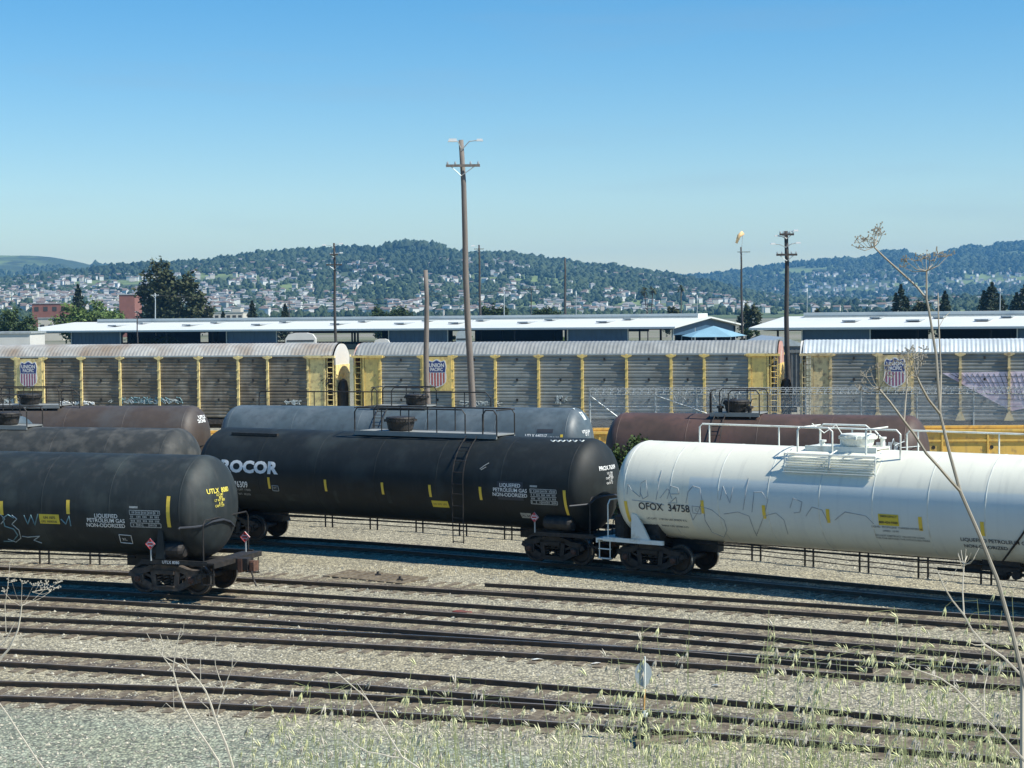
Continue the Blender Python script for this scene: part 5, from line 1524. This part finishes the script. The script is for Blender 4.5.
    # end doors: curved leaves closing both ends, with their own cap
    for q in (-1, 1):
        poly = [(y*.93, z-.05) for y, z in arc]
        m_ = MB(); T = Matrix.Translation((q*(e+.02), 0, 0)) @ Matrix.Rotation(R(90), 4, 'Z')
        cap = [(y, z) for y, z in poly if z > ZE-.2]; lo = [(-1.4, ZE-.05), (1.4, ZE-.05)]
        m_.prism([(-1.4, ZE-.6)]+poly+[(1.4, ZE-.6)], -.06, .06, T); cpm = m_.build('end_cap', M[endc], root); flip_ok(cpm)
        d = empty('end_door', (q*(e+.05), 0, 0)); d.parent = root
        for y in (-1, 1):
            m_ = MB(); m_.box((0, y*.72, (ZB+ZE-.6)/2-.05), (.10, 1.36, ZE-.6-ZB+.1), None)
            for zz in (1.9, 3.1, 4.2): m_.box((q*.07, y*.72, zz), (.05, 1.3, .1))
            m_.build('door_leaf', M[ym], d)
    q_ = MB(); q_.lathe([(0, -1.25), (.25, -1.1), (.36, -.6), (.36, .6), (.25, 1.1), (0, 1.25)], 14, Matrix.Translation((e+.42, -.95, 2.7))); q_.build('end_gap_filler', M['blackmetal'], root)  # dark rounded body added to fill the gap between coupled cars
    # flatcar underneath
    m_ = MB(); m_.box((0, 0, 1.12), (L-.2, 2.9, .22)); m_.box((0, 0, .8), (L-1, .5, .5)); m_.box((0, -1.46, 1.08), (L-.3, .1, .36)); m_.box((0, 1.46, 1.08), (L-.3, .1, .36)); m_.build('flatcar_deck', M['truckgrey'], root)
    for s in (-1, 1):
        truck(root, s*9.9, 'blackmetal', False)
        m_ = MB(); m_.box((s*(e+.25), 0, .86), (1.0, .3, .3)); m_.build('coupler', M['rustbox'], root)
    return root
ra = autorack(0, -29.5, 'brown grimed covered autorack at left with a clean striped shield on a yellow plate', 'paleyellow', 'shieldplum', 'offwhite')
M['rustpink'] = mat('faded pink primer', (.45, .24, .19), .7, var=.2, dirt=(.55, .5, .45), damt=.3)
rb = autorack(1, -.3, 'blue grey covered autorack in the middle with a faded red striped shield', 'yellow', 'shieldred', 'rustpink')
rc = autorack(2, 28.9, 'covered autorack at right with a bright roof and lilac spray paint on its side', 'tanyellow', 'shieldplum', 'offwhite')
# lilac graffiti wedge on the right-hand autorack
def rack_xy(root, x, y):
    o = Matrix.Translation(root.location) @ Matrix.Rotation(root.rotation_euler.z, 4, 'Z'); iv = o.inverted()
    a = iv @ Vector((0, 0, CAMZ)); d = iv.to_3x3() @ ray(x, y); t = (-1.56-a.y)/d.y; p = a+d*t
    return p.x, p.z
P = [rack_xy(rc, *q) for q in ((942, 373), (1040, 371), (1040, 405), (1012, 411), (998, 404))]
q = MB(); q.prism([P[0], P[4], P[3], P[2], P[1]], -1.556, -1.545); o = q.build('graffiti', M['graffpink'], rc); flip_ok(o)
q = MB()
for k in range(17):
    a = rack_xy(rc, 950+k*5.5, 373.5); b_ = rack_xy(rc, 953+k*5.5+6, 378+k*2.0 if k < 12 else 404); q.tube([(a[0], -1.562, a[1]), (b_[0], -1.562, b_[1])], .014, 4)
for k in range(5):
    a = rack_xy(rc, 955+k*11, 377+k*5.5); b_ = rack_xy(rc, 1040, 376+k*6.2); q.tube([(a[0], -1.562, a[1]), (b_[0], -1.562, b_[1])], .012, 4)
q.build('graffiti_outline', M['inkblack'], rc)
rs = random.Random(5)
def low_scrawl(root, xa, xb, y0, y1, m, n_, r_=.03):
    q = MB(); x = xa
    for _ in range(n_):
        x = rs.uniform(xa, xb); pts = []
        for t in range(7):
            px_, pz_ = rack_xy(root, x+rs.uniform(-3, 3), rs.uniform(y0, y1)); pts.append((px_, -1.56, pz_))
        q.tube(pts, r_, 4)
    q.build('graffiti', M[m], root)
low_scrawl(ra, 60, 92, 401, 405, 'inkwhite', 16); low_scrawl(ra, 3, 30, 398, 404, 'spraywhite', 12); low_scrawl(ra, 122, 182, 397, 404, 'sprayteal', 18); low_scrawl(ra, 108, 190, 399, 404, 'spraywhite', 16); low_scrawl(ra, 285, 302, 400, 405, 'spraywhite', 9)
low_scrawl(rb, 462, 500, 401, 406, 'spraywhite', 18, .022); low_scrawl(rb, 555, 568, 395, 405, 'spraywhite', 6, .02); low_scrawl(rb, 660, 740, 392, 404, 'inkgrey', 14, .02)
pts = [rack_xy(ra, *p) for p in ((321, 381), (325, 378), (323, 384), (328, 377), (326, 386), (332, 376), (329, 384))]
q = MB(); q.tube([(p[0], -1.60, p[1]) for p in pts], .03, 4); q.build('graffiti', M['inkblack'], ra)
# white curled hose and black railing seen between the two far row tanks at left
# ------------------------------------------------------------------ switch stand by the nearest track
g0 = gnd(644, 742)
sw = empty('switch_stand', (g0.x, g0.y, 0)); tag(sw, 'switch stand with an oval grey target on a thin orange and white mast', 'switch stand')
q = MB(); q.box((-.05, 0, .04), (.26, 1.1, .08)); q.box((.45, -.1, .03), (1.2, .16, .06), Matrix.Rotation(R(28), 4, 'Z')); q.build('timber_base', M['tie'], sw)
q = MB(); q.lathe([(0, .1), (.16, .1), (.13, .3), (.09, .42), (.07, .55), (0, .56)], 12); q.tube([(0, -.05, .4), (-.35, -.1, .35), (-.45, -.1, .12)], .025, 5); q.build('stand_casting', M['blackmetal'], sw)
q = MB(); q.tube([(0, 0, .5), (0.02, 0, 1.05)], .02, 6); q.build('mast', mat('orange mast paint', (.6, .33, .1), .6), sw)
q = MB(); q.tube([(0.02, 0, 1.05), (.03, 0, 1.68)], .02, 6); q.build('mast_top', M['white'], sw)
q = MB(); n_ = 20; q.prism([(.0+.165*math.cos(k*2*math.pi/n_), 1.33+.24*math.sin(k*2*math.pi/n_)) for k in range(n_)], .03, .04); q.build('target', mat('dull bluish reflective target', (.36, .41, .42), .5, var=.1), sw)
q = MB(); q.lathe([(0, .52), (.05, .52), (.06, .58), (.04, .64), (0, .65)], 10, Matrix.Translation((.02, -.1, 0))); q.build('lamp', M['white'], sw)

# a few bits lying on the ballast
for i, (x, y, s_, m, lb, cat) in enumerate(((537, 661, .09, 'white', 'bent white scrap of plastic lying on gravel below the middle', 'litter'), (596, 665, .10, 'offwhite', 'flat white scrap lying on gravel left of the switch stand', 'litter'),
        (405, 650, .07, 'offwhite', 'small crumpled pale scrap on gravel beside the polished rail', 'litter'), (716, 687, .08, 'galv', 'torn foil scrap on gravel right of the switch stand', 'litter'))):
    p = gnd(x, y); q = MB(); rs = random.Random(i)
    a = [(rs.uniform(.7, 1.3)*s_*1.6*math.cos(t), rs.uniform(.7, 1.3)*s_*math.sin(t), .02+rs.uniform(0, .05)) for t in np.linspace(0, 5.2, 6)]
    q.add(a+[(0, 0, .07)], [(k, (k+1) % 6, 6) for k in range(6)])
    o = q.build('litter_scrap', M[m]); o.location = (p.x, p.y, .0); tag(o, lb, cat)
p = gnd(462, 613.5)
q = MB(); q.prism([(-.25, 0), (.25, 0), (.22, .04), (-.23, .05)], -.15, .15); o = q.build('tie_plate', mat('red paint daub', (.17, .025, .02), .8, dirt=(.1, .07, .05), damt=.5, dscale=6)); o.location = (p.x, p.y, .02); o.rotation_euler = (0, 0, R(-25)); tag(o, 'red painted timber block lying between rails left of the middle', 'block')
for i, (x, y) in enumerate(((378, 577), (400, 582))):
    p = gnd(x, y); q = MB(); q.box((0, 0, .05), (.22, .18, .10), taper=.8); q.lathe([(0, .10), (.05, .10), (.04, .18), (0, .19)], 8); o = q.build('switch_motor', M['blackmetal']); o.location = p; tag(o, ['small dark switch fitting on planks beside the worn track', 'low dark post cap beside the worn track right of the switch fitting'][i], 'track fitting')
q = MB()
for k in range(9):
    a = gnd(340+k*9, 574.5+k*.9); T = Matrix.Translation((a.x, a.y, 0)) @ Matrix.Rotation(R(60), 4, 'Z'); q.box((0, 0, .03), (1.5, .26, .06), T)
tag(q.build('plank_crossing', M['tie']), 'row of old timber planks set in gravel left of the worn track', 'planks')

# ------------------------------------------------------------------ plants on the bank
def stalk(q, pts, r0, r1, n=5):
    r0 *= .72; r1 *= .8
    P = [at_y(*p) for p in pts]; k = len(P)
    q.tube(P, [r0+(r1-r0)*i/(k-1) for i in range(k)], n)
def umbel(q, c, tips, Y, r=.0009, heads=True, seed=0):
    rs = random.Random(seed); c = at_y(*c, Y)
    for t in tips:
        d = rs.uniform(-.06, .06); e = at_y(*t, Y+d)
        m = c.lerp(e, .55)+Vector((0, 0, -.006))
        q.tube([c, m, e], [r, r*.8, r*.6], 4)
        if heads:
            for _ in range(7):
                a = Vector((rs.gauss(0, 1), rs.gauss(0, 1), abs(rs.gauss(0, .8)))).normalized()*rs.uniform(.006, .017)
                q.tube([e, e+a], .0005, 3, caps=False); 
                q.box(e+a, (.0022, .0022, .003))
def root_down(q, p, r, drop=None):
    """carry a stalk on down to the bank"""
    b_ = Vector((p.x+random.uniform(-.02, .06), p.y+random.uniform(-.02, .05), 6.36)); q.tube([p, p.lerp(b_, .5), b_], r, 5)
YF = 3.5
q = MB(); q.smooth = False
f1 = [(1034, 720, YF), (1024, 682, YF), (1012, 632, YF), (997, 579, YF), (979, 534, YF), (960, 491, YF), (950, 455, YF), (940, 414, YF), (936, 355, YF), (929, 311, YF), (926.5, 299, YF), (926.5, 271, YF)]
stalk(q, f1, .0068, .0022, 7)
stalk(q, [(926.5, 299, YF), (917, 287, YF+.02), (906, 277, YF+.03), (895, 267, YF+.04), (884, 257, YF+.05), (874, 247, YF+.06)], .0034, .0022)
umbel(q, (874, 247), [(857, 248), (859, 243), (863, 242), (866, 239), (869, 240), (873, 235), (875, 232), (882, 234), (878, 236), (871, 243), (879, 229)], YF+.06, seed=1)
umbel(q, (926.5, 271), [(903, 267), (907, 262), (914, 261), (921, 259), (926, 257), (934, 256), (938, 254), (942, 257), (948, 256), (930, 261)], YF, seed=2)
stalk(q, [(940, 414, YF), (928, 399, YF-.03), (921, 386, YF-.05), (917, 377, YF-.06)], .0040, .0026)
umbel(q, (917, 377), [(909, 360), (913, 352), (918, 356), (906, 368), (921, 362), (924, 350)], YF-.06, seed=3)
stalk(q, [(940, 414, YF), (941, 375, YF+.05), (938.5, 321, YF+.08), (938, 293, YF+.1)], .0028, .0016)
stalk(q, [(939.5, 326, YF+.08), (944, 318, YF+.1), (950, 312, YF+.12)], .0012, .0008)
stalk(q, [(960, 491, YF), (950, 480, YF-.03), (938, 466, YF-.05), (926, 453, YF-.07), (914, 434, YF-.08), (904, 421, YF-.09), (890, 402, YF-.1), (879, 389, YF-.1)], .0044, .0026)
umbel(q, (879, 389), [(862, 383), (866, 377), (871, 372), (878, 368), (886, 371), (893, 377), (860, 390), (889, 366)], YF-.1, seed=4)
stalk(q, [(904, 421, YF-.09), (905.5, 400, YF-.07), (907, 385, YF-.06), (907, 378, YF-.05)], .0026, .0018)
umbel(q, (907, 378), [(899, 362), (903, 355), (908, 352), (914, 359), (918, 366)], YF-.05, seed=5)
root_down(q, at_y(1034, 720, YF), .0059)
tag(q.build('fennel_stalk', M['straw']), 'tall dry fennel stalk with forked umbels leaning in from the right edge', 'dry plant')
q = MB()
stalk(q, [(1022, 676, 3.7), (1017, 671, 3.7), (1003, 657, 3.7), (985, 645, 3.7), (972, 630, 3.7), (964, 615, 3.7), (952, 600, 3.7), (943, 585, 3.7), (938, 572, 3.7)], .0042, .0015)
stalk(q, [(964, 615, 3.7), (962.5, 590, 3.72), (964, 564, 3.74), (967, 556, 3.76)], .0024, .0013)
stalk(q, [(964, 566, 3.74), (973, 560, 3.7), (979, 548, 3.7)], .0012, .0007); stalk(q, [(963, 570, 3.74), (958, 555, 3.7)], .0012, .0007); stalk(q, [(943, 585, 3.7), (952, 577, 3.7), (958, 566, 3.7)], .0012, .0006)
umbel(q, (964, 564), [(958, 553), (961, 550), (966, 549), (971, 553), (975, 558)], 3.74, .0010, False, 6)
stalk(q, [(985, 645, 3.7), (975, 645, 3.66), (966, 641, 3.64)], .0014, .0008)
root_down(q, at_y(1022, 676, 3.7), .0045)
tag(q.build('dry_weed', M['straw2']), 'bleached forked twig crossing the foot of the tall fennel stalk', 'dry plant')
q = MB()
stalk(q, [(1030, 768, 3.6), (1022, 758, 3.6), (1004, 738, 3.6), (985, 718, 3.6), (970, 703, 3.6), (955, 688, 3.6), (940, 678, 3.6), (926, 673, 3.6), (912, 668, 3.6), (900, 660, 3.6)], .0038, .0010)
stalk(q, [(955, 688, 3.6), (952, 668, 3.62), (957, 650, 3.64)], .0013, .0007); stalk(q, [(985, 718, 3.6), (984, 690, 3.65), (988, 672, 3.7)], .0012, .0006)
root_down(q, at_y(1030, 768, 3.6), .004)
tag(q.build('dry_weed', M['straw2']), 'thin bleached stalk slanting across the lower right corner', 'dry plant')
q = MB(); YW = 5.0
stalk(q, [(218.8, 762, YW), (208, 745, YW), (197, 729, YW), (186, 710, YW), (178, 690, YW), (173, 670, YW), (175, 655, YW), (178, 640, YW), (181, 628, YW)], .0052, .0014)
stalk(q, [(173, 670, YW), (167, 662, YW), (162, 655, YW), (153, 645, YW), (146.6, 633, YW)], .0024, .0009); stalk(q, [(162, 655, YW), (164, 645, YW+.03), (160, 634, YW+.05)], .0012, .0007); stalk(q, [(178, 640, YW), (183, 634, YW), (184, 624, YW)], .0012, .0007)
stalk(q, [(233, 768, YW), (226, 745, YW), (216.6, 722.5, YW), (211, 705, YW), (205.6, 691, YW), (198, 680, YW), (190, 671, YW), (178, 664, YW), (164, 657, YW)], .0058, .0016)
stalk(q, [(216.6, 716, YW), (221, 700, YW), (224, 690, YW), (228, 678, YW), (232, 668, YW), (232.5, 652, YW)], .0026, .0011); stalk(q, [(224, 690, YW), (219, 677, YW), (215.5, 665.6, YW), (214, 650, YW), (216, 636, YW)], .0016, .0008)
stalk(q, [(232, 668, YW), (238, 660, YW), (243, 656, YW)], .0012, .0007); stalk(q, [(200.5, 682, YW), (200.5, 660, YW), (200, 645, YW)], .0014, .0008); stalk(q, [(187, 669, YW), (186, 655, YW), (185, 643, YW)], .0014, .0008)
stalk(q, [(210, 718, YW), (208, 708, YW), (197, 698, YW)], .0016, .0008); stalk(q, [(190, 671, YW), (180, 655, YW), (170, 645, YW), (167, 636, YW)], .0014, .0007)
stalk(q, [(222, 766, YW), (205, 748, YW), (193, 733, YW), (184, 718, YW)], .0018, .0007); stalk(q, [(174, 712, YW), (173, 690, YW)], .0012, .0008); stalk(q, [(176, 712, YW), (166, 703, YW), (160, 710, YW)], .0012, .0008)
root_down(q, at_y(218.8, 762, YW), .0038); root_down(q, at_y(233, 768, YW), .0038)
tag(q.build('dry_weed', M['straw2']), 'two stemmed bleached branching weed standing in front of blue gravel left of the middle', 'dry plant')
q = MB(); YW = 4.2
stalk(q, [(425, 775, YW), (418.6, 768, YW), (402, 757, YW), (390, 738, YW), (378.6, 718, YW), (371, 705, YW), (365, 697, YW), (350, 684, YW), (335.6, 672, YW)], .0036, .0013)
stalk(q, [(404, 758, YW), (392, 757, YW), (380.5, 754, YW), (368, 752, YW), (359, 747, YW), (348, 738, YW), (339.5, 729.6, YW), (332, 726, YW)], .0026, .0009)
stalk(q, [(359, 760, YW), (350, 747, YW), (340, 735, YW)], .0012, .0006); stalk(q, [(371, 705, YW), (362, 690, YW+.03), (356, 682, YW+.05)], .0012, .0007)
root_down(q, at_y(425, 775, YW), .0036)
tag(q.build('dry_weed', M['straw2']), 'thin bleached stalk slanting over the near rails at lower middle', 'dry plant')
q = MB(); YW = 3.8
stalk(q, [(48, 775, YW), (35, 757, YW), (20, 734, YW), (8, 715, YW), (-3, 700, YW)], .003, .0014); root_down(q, at_y(48, 775, YW), .003)
tag(q.build('dry_weed', M['straw2']), 'single bleached stalk slanting across the lower left corner', 'dry plant')
q = MB(); YW = 4.5
stalk(q, [(-6, 668, YW), (2, 657, YW), (10, 648, YW), (18, 630, YW), (20.5, 616, YW), (22, 604, YW)], .0052, .0018); stalk(q, [(-4, 650, YW), (6, 640, YW), (15, 622, YW)], .0034, .001); stalk(q, [(6, 632, YW), (5, 605, YW), (8, 585, YW), (10, 562, YW)], .0013, .0008)
umbel(q, (21, 606), [(4, 592), (12, 582), (22, 584), (33, 586), (44, 590), (56, 588)], YW, .0006, True, 9)
umbel(q, (32, 592), [(38, 586), (47, 584), (58, 583), (50, 592)], YW, .0005, True, 10)
root_down(q, at_y(-6, 668, YW), .0038)
tag(q.build('dry_weed', M['straw2']), 'feathery bleached weed head at the left edge over the shaded rails', 'dry plant')

# wild oats: thin nodding stems with loose husks, along the lip of the bank
q = MB(); ga = MB(); rs = random.Random(3)
def oat_ok(x, y):
    if x < 250: return .05 if y > 742 else 0
    if x < 430: lim = 655+rs.uniform(0, 60)
    elif x < 620: lim = 640+rs.uniform(-5, 60)
    elif x < 760: lim = 625+rs.uniform(-15, 70)
    else: lim = 595+rs.uniform(-20, 75)
    return 1.0 if y > lim else 0
made = 0; tries = 0
def spikelet(p, l, tilt):
    d = Vector((tilt[0], tilt[1], -1)).normalized() if rs.random() < .82 else Vector((tilt[0]*2, tilt[1], .6)).normalized()
    w = l*.09
    side = d.cross(Vector((0, 1, 0))).normalized()
    for s_ in (-1, 1):
        dd = (d+side*s_*.16).normalized()
        a = p; c = p+dd*l; m = p+dd*l*.4
        sd_ = side*w; fr_ = Vector((0, 1, 0))*w
        q.add([a, m+sd_, m+fr_, m-sd_, m-fr_, c], [(0, 2, 1), (0, 3, 2), (0, 4, 3), (0, 1, 4), (5, 1, 2), (5, 2, 3), (5, 3, 4), (5, 4, 1)])
while made < 270 and tries < 9000:
    tries += 1
    x = rs.uniform(120, 1040); y = rs.uniform(585, 790)
    if rs.random() > oat_ok(x, y)*(0.95 if x < 640 else 1): continue
    Y = rs.uniform(4.6, 6.1)
    tip = at_y(x, y, Y)
    if tip.z > 7.6 and rs.random() < .3: continue
    lean = rs.uniform(-.12, .08)
    base = Vector((tip.x-lean*1.2, Y+rs.uniform(-.1, .1), 6.38))
    h_ = tip.z-base.z
    P_ = [base, base.lerp(tip, .5)+Vector((-lean*.25, 0, .01)), base.lerp(tip, .85)+Vector((-lean*.1, 0, .02)), tip]
    ga.tube(P_, [.0016, .0013, .0009, .0006], 3, caps=False)
    nsp = rs.randint(5, 13); q.mi = 1 if rs.random() < .3 else 0
    for k in range(nsp):
        t = 1-rs.random()*.34
        s_ = P_[1].lerp(P_[3], max(0, (t-.5)*2))
        out_ = Vector((rs.gauss(lean*.3, .035), rs.gauss(0, .03), rs.uniform(-.01, .03)))
        e = s_+out_; dr = e+Vector((out_.x*.25, 0, -rs.uniform(.008, .02)))
        ga.tube([s_, e, dr], .00045, 3, caps=False)
        spikelet(dr, rs.uniform(.022, .036), (rs.gauss(-.28, .15), rs.gauss(0, .2)))
    made += 1
tag(q.build('oat_husks', [M['oat'], M['straw2']]), 'pale yellow green wild oat husks hanging over the tracks', 'grass', kind='stuff')
# leafy blades low down among them
for _ in range(560):
    x = rs.uniform(-20, 1045); y0_ = rs.uniform(735, 800) if x > 230 else rs.uniform(745, 800)
    if x < 230 and rs.random() < .5: continue
    Y = rs.uniform(4.4, 6.2); tip = at_y(x, y0_-(rs.random()**3)*(70 if x > 300 else 18), Y)
    b_ = Vector((tip.x+rs.uniform(-.1, .1), Y, 6.36)); w = rs.uniform(.0015, .0035)
    m_ = b_.lerp(tip, .6)+Vector((rs.uniform(-.03, .03), 0, .03))
    ga.add([b_-Vector((w, 0, 0)), b_+Vector((w, 0, 0)), m_+Vector((w, 0, 0)), m_-Vector((w, 0, 0)), tip], [(0, 1, 2, 3), (3, 2, 4)])
tag(ga.build('grass', M['oatgreen']), 'thin green grass stems and blades growing on the bank', 'grass', kind='stuff')
